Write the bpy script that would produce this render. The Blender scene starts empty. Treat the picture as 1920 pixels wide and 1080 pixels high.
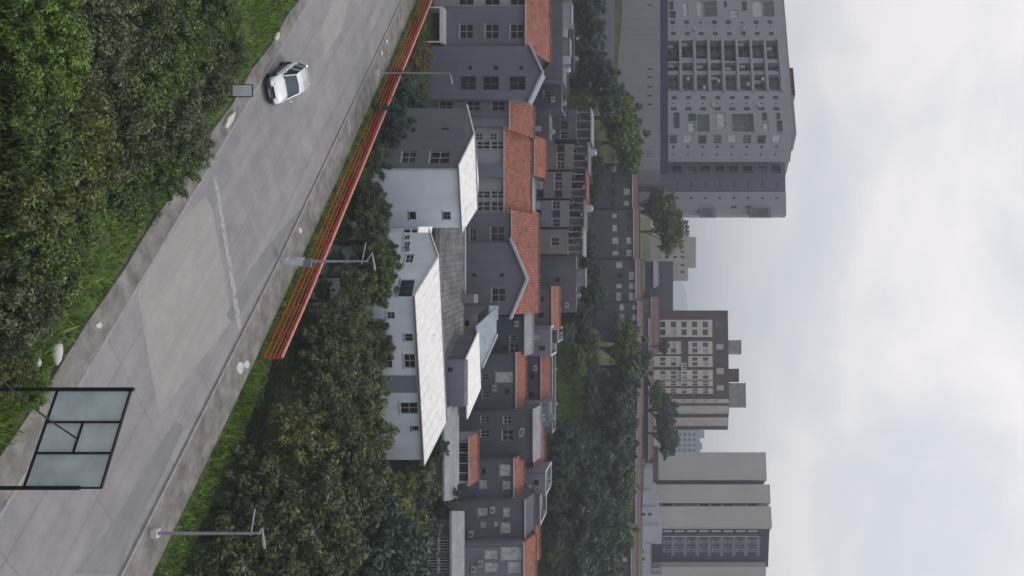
import bpy, math, random
import numpy as np
from mathutils import Vector, Matrix
random.seed(7); rng = np.random.default_rng(7)
SC = bpy.context.scene
COL = SC.collection
# ------------------------------------------------------------------ camera
FPX, VH, H = 1800.0, 1225.0, 26.0          # focal length in px of a 1920 wide frame, horizon, eye height
cam_d = bpy.data.cameras.new("camera"); cam = bpy.data.objects.new("camera", cam_d); COL.objects.link(cam)
cam_d.sensor_width = 36; cam_d.lens = FPX/1920*36
cam_d.shift_x = -(VH-960)/1920; cam_d.clip_end = 6000; cam_d.clip_start = 0.5
cam.matrix_world = Matrix(((0,-1,0,0),(0,0,-1,0),(1,0,0,H),(0,0,0,1)))   # the photograph lies on its side
SC.camera = cam
# ------------------------------------------------------------------ world
SUN_EL, SUN_AZ = math.radians(52), math.radians(35)   # azimuth from +Y towards +X
W = bpy.data.worlds.new("World"); SC.world = W; W.use_nodes = True
nt = W.node_tree; nt.nodes.clear(); N = nt.nodes.new; L = nt.links.new
out = N('ShaderNodeOutputWorld'); bg = N('ShaderNodeBackground'); L(bg.outputs[0], out.inputs[0])
sky = N('ShaderNodeTexSky'); sky.sky_type = 'NISHITA'; sky.sun_disc = False
sky.sun_elevation = SUN_EL; sky.sun_rotation = SUN_AZ
tc = N('ShaderNodeTexCoord'); mp = N('ShaderNodeMapping'); L(tc.outputs['Generated'], mp.inputs[0])
mp.inputs['Scale'].default_value = (1.0, 1.0, 1.5); mp.inputs['Location'].default_value = (.35, .2, .1)
n1 = N('ShaderNodeTexNoise'); n1.inputs['Scale'].default_value = 4.2; n1.inputs['Detail'].default_value = 7
n1.inputs['Roughness'].default_value = .55; n1.inputs['Distortion'].default_value = .35
L(mp.outputs[0], n1.inputs['Vector'])
cr = N('ShaderNodeValToRGB'); L(n1.outputs['Fac'], cr.inputs[0])
cr.color_ramp.elements[0].position = .34; cr.color_ramp.elements[0].color = (6.1, 6.3, 6.75, 1)
cr.color_ramp.elements[1].position = .60; cr.color_ramp.elements[1].color = (8.6, 8.15, 8.05, 1)
e = cr.color_ramp.elements.new(.47); e.color = (7.2, 7.1, 7.3, 1)
mx = N('ShaderNodeMixRGB'); mx.inputs[0].default_value = .93
L(sky.outputs[0], mx.inputs[1]); L(cr.outputs[0], mx.inputs[2]); L(mx.outputs[0], bg.inputs[0])
bg.inputs[1].default_value = .1
# ------------------------------------------------------------------ sun
sl = bpy.data.lights.new("sun", 'SUN'); so = bpy.data.objects.new("sun", sl); COL.objects.link(so)
sl.energy = .85; sl.angle = math.radians(14); sl.color = (1, .95, .9)
sd = Vector((math.cos(SUN_EL)*math.sin(SUN_AZ), math.cos(SUN_EL)*math.cos(SUN_AZ), math.sin(SUN_EL)))
so.rotation_euler = sd.to_track_quat('Z', 'Y').to_euler()
vs = SC.view_settings; vs.view_transform = 'Standard'; vs.look = 'None'; vs.gamma = 1; vs.exposure = 0.38
SC.cycles.max_bounces = 6; SC.cycles.transparent_max_bounces = 6; SC.cycles.volume_bounces = 0
# ------------------------------------------------------------------ materials
MATS = {}
def mat(name, col, rough=.85, var=.12, scale=.6, metal=0, bump=0, col2=None, streak=0, island=0, spec=.3, detail=6):
    if name in MATS: return MATS[name]
    m = bpy.data.materials.new(name); m.use_nodes = True; MATS[name] = m
    t = m.node_tree; b = t.nodes['Principled BSDF']
    b.inputs['Roughness'].default_value = rough; b.inputs['Metallic'].default_value = metal
    b.inputs['Specular IOR Level'].default_value = spec
    A = t.nodes.new; K = t.links.new
    g = A('ShaderNodeNewGeometry')
    n = A('ShaderNodeTexNoise'); n.inputs['Scale'].default_value = scale; n.inputs['Detail'].default_value = detail
    n.inputs['Roughness'].default_value = .65
    K(g.outputs['Position'], n.inputs['Vector'])
    r = A('ShaderNodeValToRGB'); r.color_ramp.elements[0].position = .33; r.color_ramp.elements[1].position = .67
    c2 = col2 or tuple(c*(1-2*var) for c in col)
    r.color_ramp.elements[0].color = (*c2, 1); r.color_ramp.elements[1].color = (*(min(1, c*(1+var*.5)) for c in col), 1)
    K(n.outputs['Fac'], r.inputs[0]); cur = r.outputs[0]
    def mul(cur, fac, lo, hi):
        mr = A('ShaderNodeMapRange'); mr.inputs[3].default_value = lo; mr.inputs[4].default_value = hi
        K(fac, mr.inputs[0]); v = A('ShaderNodeVectorMath'); v.operation = 'SCALE'
        K(cur, v.inputs[0]); K(mr.outputs[0], v.inputs['Scale']); return v.outputs[0]
    if streak:                       # rain stains running down the wall
        mm = A('ShaderNodeMapping'); mm.inputs['Scale'].default_value = (1.3, 1.3, .09)
        K(g.outputs['Position'], mm.inputs[0]); s = A('ShaderNodeTexNoise'); s.inputs['Scale'].default_value = 1.2
        s.inputs['Detail'].default_value = 5; K(mm.outputs[0], s.inputs['Vector'])
        cur = mul(cur, s.outputs['Fac'], 1+streak*.8, 1-streak)
    if island: cur = mul(cur, g.outputs['Random Per Island'], 1-island, 1+island)
    K(cur, b.inputs['Base Color'])
    if bump:
        bn = A('ShaderNodeTexNoise'); bn.inputs['Scale'].default_value = scale*8; bn.inputs['Detail'].default_value = 5
        K(g.outputs['Position'], bn.inputs['Vector']); bb = A('ShaderNodeBump'); bb.inputs['Strength'].default_value = bump
        bb.inputs['Distance'].default_value = .05
        K(bn.outputs['Fac'], bb.inputs['Height']); K(bb.outputs[0], b.inputs['Normal'])
    return m
def tile_mat(name, col, col2, axis=0, sc=3.2):
    m = mat(name, col, .9, .2, 1.1, col2=col2, bump=.2)
    t = m.node_tree; b = t.nodes['Principled BSDF']; A = t.nodes.new; K = t.links.new
    g = A('ShaderNodeNewGeometry'); w = A('ShaderNodeTexWave'); w.wave_type = 'BANDS'
    w.bands_direction = 'X' if axis == 0 else 'Y'; w.inputs['Scale'].default_value = sc/3.14; w.inputs['Distortion'].default_value = .3
    K(g.outputs['Position'], w.inputs['Vector'])
    bb = A('ShaderNodeBump'); bb.inputs['Strength'].default_value = .6; bb.inputs['Distance'].default_value = .08
    K(w.outputs['Fac'], bb.inputs['Height']); K(bb.outputs[0], b.inputs['Normal'])
    src = b.inputs['Base Color'].links[0].from_socket; mr = A('ShaderNodeMapRange'); mr.inputs[3].default_value = .72; mr.inputs[4].default_value = 1.12; K(w.outputs['Fac'], mr.inputs[0])
    n5 = A('ShaderNodeTexNoise'); n5.inputs['Scale'].default_value = 3.5; n5.inputs['Detail'].default_value = 6; K(g.outputs['Position'], n5.inputs['Vector']); m5 = A('ShaderNodeMapRange'); m5.inputs[1].default_value = .3; m5.inputs[2].default_value = .7; m5.inputs[3].default_value = .68; m5.inputs[4].default_value = 1.25; K(n5.outputs['Fac'], m5.inputs[0])
    mu = A('ShaderNodeMath'); mu.operation = 'MULTIPLY'; K(mr.outputs[0], mu.inputs[0]); K(m5.outputs[0], mu.inputs[1]); vv = A('ShaderNodeVectorMath'); vv.operation = 'SCALE'; K(src, vv.inputs[0]); K(mu.outputs[0], vv.inputs['Scale']); K(vv.outputs[0], b.inputs['Base Color']); return m
def leaf_mat(name, c1, c2, isl=.62):
    if name in MATS: return MATS[name]
    m = mat(name, c1, .5, .2, .9, col2=c2, island=isl, spec=.4, detail=5)
    t = m.node_tree; b = t.nodes['Principled BSDF']
    tr = t.nodes.new('ShaderNodeBsdfTranslucent'); ms = t.nodes.new('ShaderNodeMixShader'); ms.inputs[0].default_value = .18
    src = b.inputs['Base Color'].links[0].from_socket; t.links.new(src, tr.inputs[0])
    o = t.nodes['Material Output']; t.links.new(b.outputs[0], ms.inputs[1]); t.links.new(tr.outputs[0], ms.inputs[2]); t.links.new(ms.outputs[0], o.inputs[0])
    return m
M_concrete = mat('road_concrete', (.275,.27,.272), .8, .07, .5, col2=(.215,.213,.222), bump=.15)
def road_detail(m, joints=True):
    t = m.node_tree; b = t.nodes['Principled BSDF']; A = t.nodes.new; K = t.links.new
    src = b.inputs['Base Color'].links[0].from_socket
    g = A('ShaderNodeNewGeometry'); mp = A('ShaderNodeMapping'); mp.inputs['Rotation'].default_value = (0,0,-math.atan2(.756,-.655)); K(g.outputs['Position'], mp.inputs[0])
    m2 = A('ShaderNodeMapping'); m2.inputs['Scale'].default_value = (.07, 1.1, 1); K(mp.outputs[0], m2.inputs[0])
    n = A('ShaderNodeTexNoise'); n.inputs['Scale'].default_value = 1.0; n.inputs['Detail'].default_value = 6; K(m2.outputs[0], n.inputs['Vector'])
    r = A('ShaderNodeMapRange'); r.inputs[1].default_value = .3; r.inputs[2].default_value = .7; r.inputs[3].default_value = .88; r.inputs[4].default_value = 1.10; K(n.outputs['Fac'], r.inputs[0])
    n3 = A('ShaderNodeTexNoise'); n3.inputs['Scale'].default_value = 7; n3.inputs['Detail'].default_value = 5; n3.inputs['Roughness'].default_value = .75; K(g.outputs['Position'], n3.inputs['Vector'])
    r3 = A('ShaderNodeMapRange'); r3.inputs[1].default_value = .3; r3.inputs[2].default_value = .7; r3.inputs[3].default_value = .91; r3.inputs[4].default_value = 1.08; K(n3.outputs['Fac'], r3.inputs[0])
    v = A('ShaderNodeVectorMath'); v.operation = 'SCALE'; K(src, v.inputs[0]); K(r.outputs[0], v.inputs['Scale'])
    v2 = A('ShaderNodeVectorMath'); v2.operation = 'SCALE'; K(v.outputs[0], v2.inputs[0]); K(r3.outputs[0], v2.inputs['Scale']); cur = v2.outputs[0]
    if joints:
        br = A('ShaderNodeTexBrick'); br.offset = 0; br.inputs['Scale'].default_value = 1; br.inputs['Brick Width'].default_value = 5.5; br.inputs['Row Height'].default_value = 3.35; br.inputs['Mortar Size'].default_value = .035
        br.inputs['Color1'].default_value = (1,1,1,1); br.inputs['Color2'].default_value = (.90,.905,.92,1); br.inputs['Mortar'].default_value = (.74,.74,.76,1)
        K(mp.outputs[0], br.inputs['Vector']); mm = A('ShaderNodeVectorMath'); mm.operation = 'MULTIPLY'; K(cur, mm.inputs[0]); K(br.outputs['Color'], mm.inputs[1]); cur = mm.outputs[0]
    K(cur, b.inputs['Base Color'])
M_pave = mat('pavement_concrete', (.235,.225,.215), .9, .2, .9, col2=(.115,.108,.105), bump=.3)
road_detail(M_concrete); road_detail(M_pave, False)
M_kerb = mat('kerb_stone', (.30,.30,.31), .9, .15, 2)
M_patch = mat('pale_concrete_patch', (.305,.295,.29), .8, .05, .7, bump=.1)
M_tar = mat('dark_repaired_concrete', (.20,.205,.22), .8, .08, .6, bump=.1)
road_detail(M_patch, False); road_detail(M_tar, False)
M_paint = mat('worn_white_paint', (.37,.37,.38), .8, .25, 3)
M_glass = mat('dark_window_glass', (.022,.026,.040), .12, .3, .8, spec=.5)
M_glassb = mat('blue_window_glass', (.05,.08,.105), .12, .3, .5, spec=.5)
M_curtain = mat('pale_curtained_glass', (.50,.53,.57), .4, .25, 2.5)
M_inner = mat('painted_recess_shade', (.04,.04,.055), .9, .2, 1)  # near-black tone paints recess shade onto the deep balcony back walls
M_frame = mat('pale_window_frame', (.36,.37,.40), .6, .1, 2)
M_frameg = mat('grey_window_frame', (.13,.13,.16), .6, .1, 2)
M_white = mat('white_render', (.60,.66,.75), .8, .05, .5, streak=.17)
M_whiteb = mat('white_beam_paint', (.62,.60,.60), .8, .08, 1)
M_wroof = mat('weathered_white_roof', (.76,.75,.74), .8, .12, 2.2, col2=(.64,.63,.63), streak=0)
t_ = M_wroof.node_tree; A_n = t_.nodes.new; K_ = t_.links.new; b_ = t_.nodes['Principled BSDF']; src_ = b_.inputs['Base Color'].links[0].from_socket
g_ = A_n('ShaderNodeNewGeometry'); n_ = A_n('ShaderNodeTexNoise'); n_.inputs['Scale'].default_value = .45; n_.inputs['Detail'].default_value = 9; n_.inputs['Roughness'].default_value = .7; n_.inputs['Distortion'].default_value = 1.5
K_(g_.outputs['Position'], n_.inputs['Vector']); r_ = A_n('ShaderNodeMapRange'); r_.inputs[1].default_value = .60; r_.inputs[2].default_value = .70; r_.inputs[3].default_value = 1.1; r_.inputs[4].default_value = .62
K_(n_.outputs['Fac'], r_.inputs[0]); v_n = A_n('ShaderNodeVectorMath'); v_n.operation = 'SCALE'; K_(src_, v_n.inputs[0]); K_(r_.outputs[0], v_n.inputs['Scale']); K_(v_n.outputs[0], b_.inputs['Base Color'])
M_orange = tile_mat('orange_roof_tiles', (.34,.115,.072), (.15,.075,.06))
M_redt = tile_mat('red_roof_tiles', (.25,.085,.07), (.15,.06,.055))
M_dullt = tile_mat('dull_red_roof_tiles', (.125,.07,.075), (.08,.05,.06))
M_grey = mat('blue_grey_render', (.14,.14,.188), .9, .06, .35, streak=.24)
M_dark = mat('slate_grey_render', (.105,.105,.140), .9, .08, .35, streak=.24)
M_dark2 = mat('dark_violet_render', (.085,.083,.115), .9, .08, .35, streak=.24)
M_dgrey = mat('charcoal_render', (.13,.13,.165), .9, .06, .35, streak=.24)
M_pale = mat('pale_grey_render', (.31,.31,.37), .9, .06, .35, streak=.24)
M_midg = mat('mid_grey_render', (.18,.18,.235), .9, .06, .35, streak=.14)
M_old = mat('weathered_slab', (.17,.17,.18), .95, .3, .9, col2=(.07,.07,.075), bump=.3, detail=9)
M_slab = mat('grey_roof_slab', (.26,.27,.29), .9, .15, .8, col2=(.17,.175,.19))
M_coping = mat('pale_coping', (.46,.47,.50), .8, .1, 1)
M_tower = mat('tower_grey_render', (.28,.28,.335), .9, .05, .15, streak=.08)
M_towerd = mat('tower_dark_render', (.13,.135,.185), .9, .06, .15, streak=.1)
M_taupe = mat('taupe_tower_render', (.41,.395,.385), .85, .04, .15, streak=.05)
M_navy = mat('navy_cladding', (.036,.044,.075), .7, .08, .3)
M_brown = mat('brown_render', (.095,.070,.075), .9, .08, .3, streak=.1)
M_cream = mat('cream_tiles', (.56,.53,.50), .85, .07, .5, streak=.08)
M_podium = mat('podium_render', (.235,.235,.265), .9, .05, .15, streak=.15)
M_baseb = mat('pale_retaining_concrete', (.42,.44,.50), .9, .08, .4, streak=.1)
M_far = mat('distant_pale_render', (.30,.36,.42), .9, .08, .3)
M_redbox = mat('dark_red_render', (.08,.035,.04), .9, .08, .3)
M_rail = mat('red_painted_steel', (.56,.065,.035), .5, .2, 2)
M_railt = mat('pale_red_worn_paint', (.72,.30,.23), .6, .15, 3)
M_black = mat('black_painted_steel', (.012,.012,.016), .5, .2, 2)
M_sheet = mat('bluish_metal_sheet', (.50,.57,.64), .6, .12, .9, col2=(.38,.43,.49))
M_pole = mat('galvanised_pole', (.34,.36,.41), .5, .12, 2, metal=.3)
M_bark = mat('bark', (.09,.075,.06), .95, .3, 2, bump=.3)
M_stone = mat('pale_stone', (.56,.55,.54), .9, .12, 3)
M_rubber = mat('rubber', (.012,.012,.014), .85, .1, 3)
M_hub = mat('steel_hub', (.10,.10,.12), .5, .1, 3, metal=.5)
M_paintcar = mat('silver_car_paint', (.84,.86,.90), .2, .01, 1, metal=.5, spec=.6)
M_plastic = mat('dark_bumper_plastic', (.045,.05,.058), .5, .1, 3)
M_bluesheet = mat('blue_grey_metal_roof', (.26,.31,.37), .6, .1, .9)
M_beige = mat('beige_render', (.17,.155,.165), .9, .08, .5, streak=.12)
L_dark = leaf_mat('dark_tree_leaves', (.105,.135,.042), (.024,.042,.022))
L_mid = leaf_mat('mid_green_leaves', (.130,.200,.034), (.028,.062,.022))
L_olive = leaf_mat('olive_leaves', (.160,.180,.036), (.038,.056,.020))
L_bright = leaf_mat('bright_green_leaves', (.135,.225,.022), (.050,.105,.020))
L_grey = leaf_mat('greyish_leaves', (.150,.185,.080), (.032,.054,.030))
L_blue = leaf_mat('blue_green_leaves', (.052,.098,.058), (.020,.044,.034))
L_autumn = leaf_mat('autumn_leaves', (.20,.11,.03), (.10,.10,.03))
L_grass = leaf_mat('grass_blades', (.165,.275,.024), (.06,.125,.022), .5)
# ------------------------------------------------------------------ helpers
def tag(o, label=None, cat=None, group=None, kind=None):
    if label: o['label'] = label
    if cat: o['category'] = cat
    if group: o['group'] = group
    if kind: o['kind'] = kind
    return o
def empty(name, loc, label=None, cat=None, group=None):
    o = bpy.data.objects.new(name, None); COL.objects.link(o); o.location = loc; o.empty_display_size = .3
    return tag(o, label, cat, group)
def wloc(o):
    v = Vector(o.location)
    while o.parent: o = o.parent; v += Vector(o.location)
    return v
class MB:
    def __init__(s): s.v = []; s.f = []; s.mi = []; s.mats = []
    def m(s, material):
        if material not in s.mats: s.mats.append(material)
        return s.mats.index(material)
    def poly(s, pts, material):
        i = len(s.v); s.v += [tuple(p) for p in pts]; s.f.append(tuple(range(i, i+len(pts)))); s.mi.append(s.m(material))
    def hexa(s, p, material):        # p: 8 corners, bottom 4 then top 4
        i = len(s.v); s.v += [tuple(q) for q in p]; k = s.m(material)
        for f in ((3,2,1,0),(4,5,6,7),(0,1,5,4),(1,2,6,5),(2,3,7,6),(3,0,4,7)):
            s.f.append(tuple(i+j for j in f)); s.mi.append(k)
    def box(s, x0, x1, y0, y1, z0, z1, material):
        s.hexa([(x0,y0,z0),(x1,y0,z0),(x1,y1,z0),(x0,y1,z0),(x0,y0,z1),(x1,y0,z1),(x1,y1,z1),(x0,y1,z1)], material)
    def slab(s, pts, th, material):  # polygon thickened downwards
        n = len(pts); i = len(s.v); k = s.m(material)
        s.v += [tuple(p) for p in pts] + [(p[0], p[1], p[2]-th) for p in pts]
        s.f.append(tuple(range(i, i+n))); s.mi.append(k)
        s.f.append(tuple(range(i+2*n-1, i+n-1, -1))); s.mi.append(k)
        for j in range(n):
            q = (j+1) % n; s.f.append((i+j, i+n+j, i+n+q, i+q)); s.mi.append(k)
    def tube(s, p0, p1, r0, r1, material, n=8, cap=True):
        p0 = Vector(p0); p1 = Vector(p1); d = (p1-p0).normalized()
        a = d.orthogonal().normalized(); b = d.cross(a); i = len(s.v); k = s.m(material)
        for p, r in ((p0, r0), (p1, r1)):
            for j in range(n):
                t = 2*math.pi*j/n; s.v.append(tuple(p+a*(r*math.cos(t))+b*(r*math.sin(t))))
        for j in range(n):
            q = (j+1) % n; s.f.append((i+j, i+q, i+n+q, i+n+j)); s.mi.append(k)
        if cap:
            s.f.append(tuple(i+n-1-j for j in range(n))); s.mi.append(k); s.f.append(tuple(i+n+j for j in range(n))); s.mi.append(k)
    def build(s, name, parent=None, loc=None, smooth=False):
        off = wloc(parent) if parent else Vector(loc or (0,0,0))
        me = bpy.data.meshes.new(name)
        me.from_pydata([(v[0]-off.x, v[1]-off.y, v[2]-off.z) for v in s.v], [], s.f)
        for m_ in s.mats: me.materials.append(m_)
        me.polygons.foreach_set('material_index', s.mi)
        if smooth: me.polygons.foreach_set('use_smooth', [True]*len(s.f))
        me.update(); o = bpy.data.objects.new(name, me); COL.objects.link(o)
        if parent: o.parent = parent
        else: o.location = off
        return o
def XY(u, Y): return ((u-540)/FPX*Y, Y)
def ZV(v, Y): return H+(v-VH)/FPX*Y
# ------------------------------------------------------------------ terrain
DX, DY = -.655, .756          # the road runs along (DX, DY); its normal away from the camera is (DY, -DX)
def st(x, y): return x*.756+y*.655, x*DX+y*DY
def world_st(s, t): return (.756*s+DX*t, .655*s+DY*t)
SR = lambda t: np.interp(t, [0,26,51,94,250], [40.4,41.1,42,42.3,42.5])
SLF = lambda t: np.interp(t, [0,23,69,250], [32.1,31.8,31,30.8])
PY = [0,60,85,100,108,118,130,150,175,185,200,240,400,6000]; PZ = [-3.5,-3.5,-3,-1,0,3.0,6.0,13,17.5,20,23.5,25.2,24.5,20]
def hz(x, y):
    s, t = st(x, y)
    z1 = np.interp(y, PY, PZ)
    k = np.clip((s-45.2)/8, 0, 1); k = k*k*(3-2*k)
    right = z1*k
    left = np.clip(30-s, 0, 60)*.22 + .25*np.sin(x*.5+1)*np.clip((30-s)/4, 0, 1)*np.cos(y*.41)
    bump = .35*np.sin(x*.31+y*.13)*np.cos(y*.27)*k
    z = np.where(s < 30, left, right+bump)
    return np.where((s > 29.6) & (s < 44.8), -.12, z)
def Z(x, y): return float(hz(np.array(float(x)), np.array(float(y))))
def ground_px(u, v, lo=18, hi=400):
    Y = lo
    while Y < hi:
        x, _ = XY(u, Y)
        if ZV(v, Y) <= Z(x, Y): return (x, Y, Z(x, Y))
        Y += .1
    return (XY(u, hi)[0], hi, Z(XY(u, hi)[0], hi))
def terrain():
    xs = np.concatenate([np.linspace(-3000,-170,16), np.arange(-160,161,1.6), np.linspace(170,3000,16)])
    ys = np.concatenate([np.linspace(-200,8,8), np.arange(10,262,1.6), np.linspace(275,5500,24)])
    X, Yg = np.meshgrid(xs, ys); Zg = hz(X, Yg)
    v = np.stack([X.ravel(), Yg.ravel(), Zg.ravel()], 1); nx, ny = len(xs), len(ys)
    f = [(j*nx+i, j*nx+i+1, (j+1)*nx+i+1, (j+1)*nx+i) for j in range(ny-1) for i in range(nx-1)]
    me = bpy.data.meshes.new('ground'); me.from_pydata(v.tolist(), [], f)
    me.polygons.foreach_set('use_smooth', [True]*len(f))
    m = mat('grassy_earth', (.075,.11,.03), .95, .2, .35, col2=(.05,.048,.03), bump=.6); me.materials.append(m)
    o = bpy.data.objects.new('ground', me); COL.objects.link(o); o['kind'] = 'structure'
terrain()
def strip(name, fa, fb, z, th, material, t0=-20, t1=240, step=4, parent=None):
    mb = MB(); ts = np.arange(t0, t1+.1, step)
    for a, b in zip(ts[:-1], ts[1:]):
        P = [(*world_st(fa(a), a), z), (*world_st(fb(a), a), z), (*world_st(fb(b), b), z), (*world_st(fa(b), b), z)]
        if th: mb.slab([P[0], P[1], P[2], P[3]], th, material)
        else: mb.poly(P, material)
    o = mb.build(name, parent); o['kind'] = 'structure'; return o
strip('road', lambda t: SLF(t)-.05, lambda t: SR(t)+.05, 0, 0, M_concrete)
strip('pavement', lambda t: 30-.15*math.sin(t*.8), lambda t: SLF(t)-.16, .12, .3, M_pave)
strip('pavement', lambda t: SR(t)+.16, lambda t: SR(t)+2.6+.08*math.sin(t*1.3), .12, .3, M_pave)
strip('kerb', lambda t: SLF(t)-.16, lambda t: SLF(t), .135, .3, M_kerb)
strip('kerb', lambda t: SR(t), lambda t: SR(t)+.16, .135, .3, M_kerb)
def G0(u, v, z=0): Y = (H-z)*FPX/(VH-v); return (*XY(u, Y), z)
def sheet(name, pts, z, material):
    mb = MB(); mb.poly([G0(u, v, z) for v, u in pts], material); o = mb.build(name); o['kind'] = 'structure'; return o
sheet('road_patch', [(258,548),(300,470),(345,408),(385,368),(398,390),(412,470),(436,600),(345,715),(300,778),(282,690)], .004, M_patch)
sheet('road_patch', [(436,606),(520,480),(572,405),(563,392),(520,440),(470,505),(424,590)], .008, M_tar)
sheet('road_patch', [(225,1078),(245,1000),(300,900),(345,800),(330,790),(280,860),(225,960),(140,1075)], .004, M_tar)
sheet('road_patch', [(610,100),(640,60),(655,0),(625,0),(600,60)], .004, M_patch)
sheet('lane_marking', [(399,332),(406,330),(430,470),(454,612),(446,622),(424,480)], .012, M_paint)
# worn joint
if False: sheet('lane_marking', [(240,800),(246,800),(262,850),(282,935),(276,930),(256,860)], .012, M_paint)
for v_, u_, w_ in ((186,610,3),(450,690,7),(462,684,5),(725,78,4),(716,100,4),(563,432,4)):
    x, y, _ = G0(u_, v_, .15); mb = MB(); r = w_*.055
    n = 9; mb.slab([(x+r*math.cos(i*.698)*(.8+.3*random.random()), y+r*1.6*math.sin(i*.698)*(.8+.3*random.random()), .16+.03*random.random()) for i in range(n)], .06, M_stone)
    lab = {186:'pale broken slab on the pavement nearest the embankment', 450:'larger white slab on the far pavement near the end of the red railing',
           462:'smaller white slab at the grass edge near the end of the red railing', 725:'pale slab on the far pavement nearest the photo top edge',
           716:'pale slab on the far pavement just before the thinnest lamp post', 563:'small pale slab on the pavement between lamp and silver car'}[v_]
    tag(mb.build('paving_slab', loc=(x, y, .12)), lab, 'slab')
# ------------------------------------------------------------------ facades
class Plane:
    def __init__(s, A, B):
        s.A = Vector((A[0], A[1])); B = Vector((B[0], B[1])); s.len = (B-s.A).length; s.d = (B-s.A)/s.len
        s.n = Vector((-s.d.y, s.d.x))           # inwards, A->B seen from outside going right
    def p(s, a, z, dep=0):
        q = s.A+s.d*a+s.n*dep; return (q.x, q.y, z)
    def px(s, u, v):
        k = (u-540)/FPX; den = s.d.x-k*s.d.y
        a = (k*s.A.y-s.A.x)/den; Y = s.A.y+a*s.d.y
        return a, ZV(v, Y)
    def box(s, mb, a0, a1, z0, z1, d0, d1, material):
        mb.hexa([s.p(a0,z0,d0), s.p(a1,z0,d0), s.p(a1,z0,d1), s.p(a0,z0,d1), s.p(a0,z1,d0), s.p(a1,z1,d0), s.p(a1,z1,d1), s.p(a0,z1,d1)], material)
def facade(mb, P, z0, z1, holes, material, rev=.22, a0=0, a1=None):
    a1 = P.len if a1 is None else a1
    hs = [(max(a0+.02,h[0]), min(a1-.02,h[1]), max(z0+.02,h[2]), min(z1-.02,h[3]), h[4] if len(h) > 4 else rev) for h in holes]
    hs = [h for h in hs if h[1] > h[0]+.05 and h[3] > h[2]+.05]
    A_ = sorted({round(q, 4) for h in hs for q in h[:2]} | {a0, a1}); Z_ = sorted({round(q, 4) for h in hs for q in h[2:4]} | {z0, z1})
    for i in range(len(A_)-1):
        run = None
        for j in range(len(Z_)-1):
            ca = (A_[i]+A_[i+1])/2; cz = (Z_[j]+Z_[j+1])/2
            solid = not any(h[0] < ca < h[1] and h[2] < cz < h[3] for h in hs)
            if solid:
                if run is None: run = Z_[j]
            if (not solid or j == len(Z_)-2) and run is not None:
                top = Z_[j+1] if solid else Z_[j]
                mb.poly([P.p(A_[i],run), P.p(A_[i+1],run), P.p(A_[i+1],top), P.p(A_[i],top)], material); run = None
    for h in hs:
        x0, x1, y0, y1, r = h
        for q in ([(x0,y0),(x1,y0)], [(x1,y0),(x1,y1)], [(x1,y1),(x0,y1)], [(x0,y1),(x0,y0)]):
            mb.poly([P.p(*q[0]), P.p(*q[1]), P.p(*q[1], r), P.p(*q[0], r)], material)
STY = {'grid': (M_glass, M_frame, 2, 2), 'gridg': (M_glass, M_frameg, 2, 2), 'plain': (M_glass, M_frameg, 1, 1), 'slide': (M_glass, M_frame, 2, 1),
       'pale': (M_curtain, M_frame, 2, 2), 'palep': (M_curtain, M_frame, 1, 1), 'blue': (M_glassb, M_frame, 3, 1), 'dark': (M_glass, M_frameg, 3, 1),
       'louvre': (M_inner, M_frameg, 1, 3)}
def window(P, a0, a1, z0, z1, parent, style='grid', dep=.18, sill=True, bars=.05, mglass=None):
    g, fm, nx, nz = STY[style]; g = mglass or g; mb = MB(); w = a1-a0; hh = z1-z0; b = min(bars, w*.12, hh*.12)
    mb.poly([P.p(a0,z0,dep), P.p(a1,z0,dep), P.p(a1,z1,dep), P.p(a0,z1,dep)], g)
    for q in range(nx+1):
        c = a0+w*q/nx; c0 = max(a0, c-b/2 if 0 < q < nx else (c if q == 0 else c-b)); P.box(mb, c0, c0+b, z0, z1, dep-.06, dep-.004, fm)
    for q in range(nz+1):
        c = z0+hh*q/nz; c0 = (c-b/2 if 0 < q < nz else (c if q == 0 else c-b)); P.box(mb, a0+b, a1-b, c0, c0+b, dep-.055, dep-.006, fm)
    if sill: P.box(mb, a0-.08, a1+.08, z0-.09, z0-.004, -.07, .1, fm)
    return mb.build('window', parent)
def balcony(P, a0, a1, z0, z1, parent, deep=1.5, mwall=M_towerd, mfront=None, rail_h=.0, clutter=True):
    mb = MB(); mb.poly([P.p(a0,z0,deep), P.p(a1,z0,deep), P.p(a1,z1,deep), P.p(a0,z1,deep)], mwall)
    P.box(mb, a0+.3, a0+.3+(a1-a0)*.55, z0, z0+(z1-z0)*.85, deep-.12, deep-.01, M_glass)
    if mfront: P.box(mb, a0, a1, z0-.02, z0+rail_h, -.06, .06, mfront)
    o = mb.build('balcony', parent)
    if clutter:                      # awnings, shelves and laundry on the rail
        m2 = MB(); n = max(2, int((a1-a0)/.5))
        for i in range(n+1):
            a = a0+(a1-a0-.05)*i/n; P.box(m2, a, a+.05, z0, z0+1.0, .08, .12, M_frameg)
        P.box(m2, a0, a1, z0+1.0, z0+1.06, .07, .13, M_frameg)
        r = random.random()
        if r < .5: q = a0+random.random()*(a1-a0)*.5; P.box(m2, q, q+.7, z0+.1, z0+1.2, .2, .6, random.choice([M_pale, M_frame, M_far]))
        m2.build('railing', parent)
    return o
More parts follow.
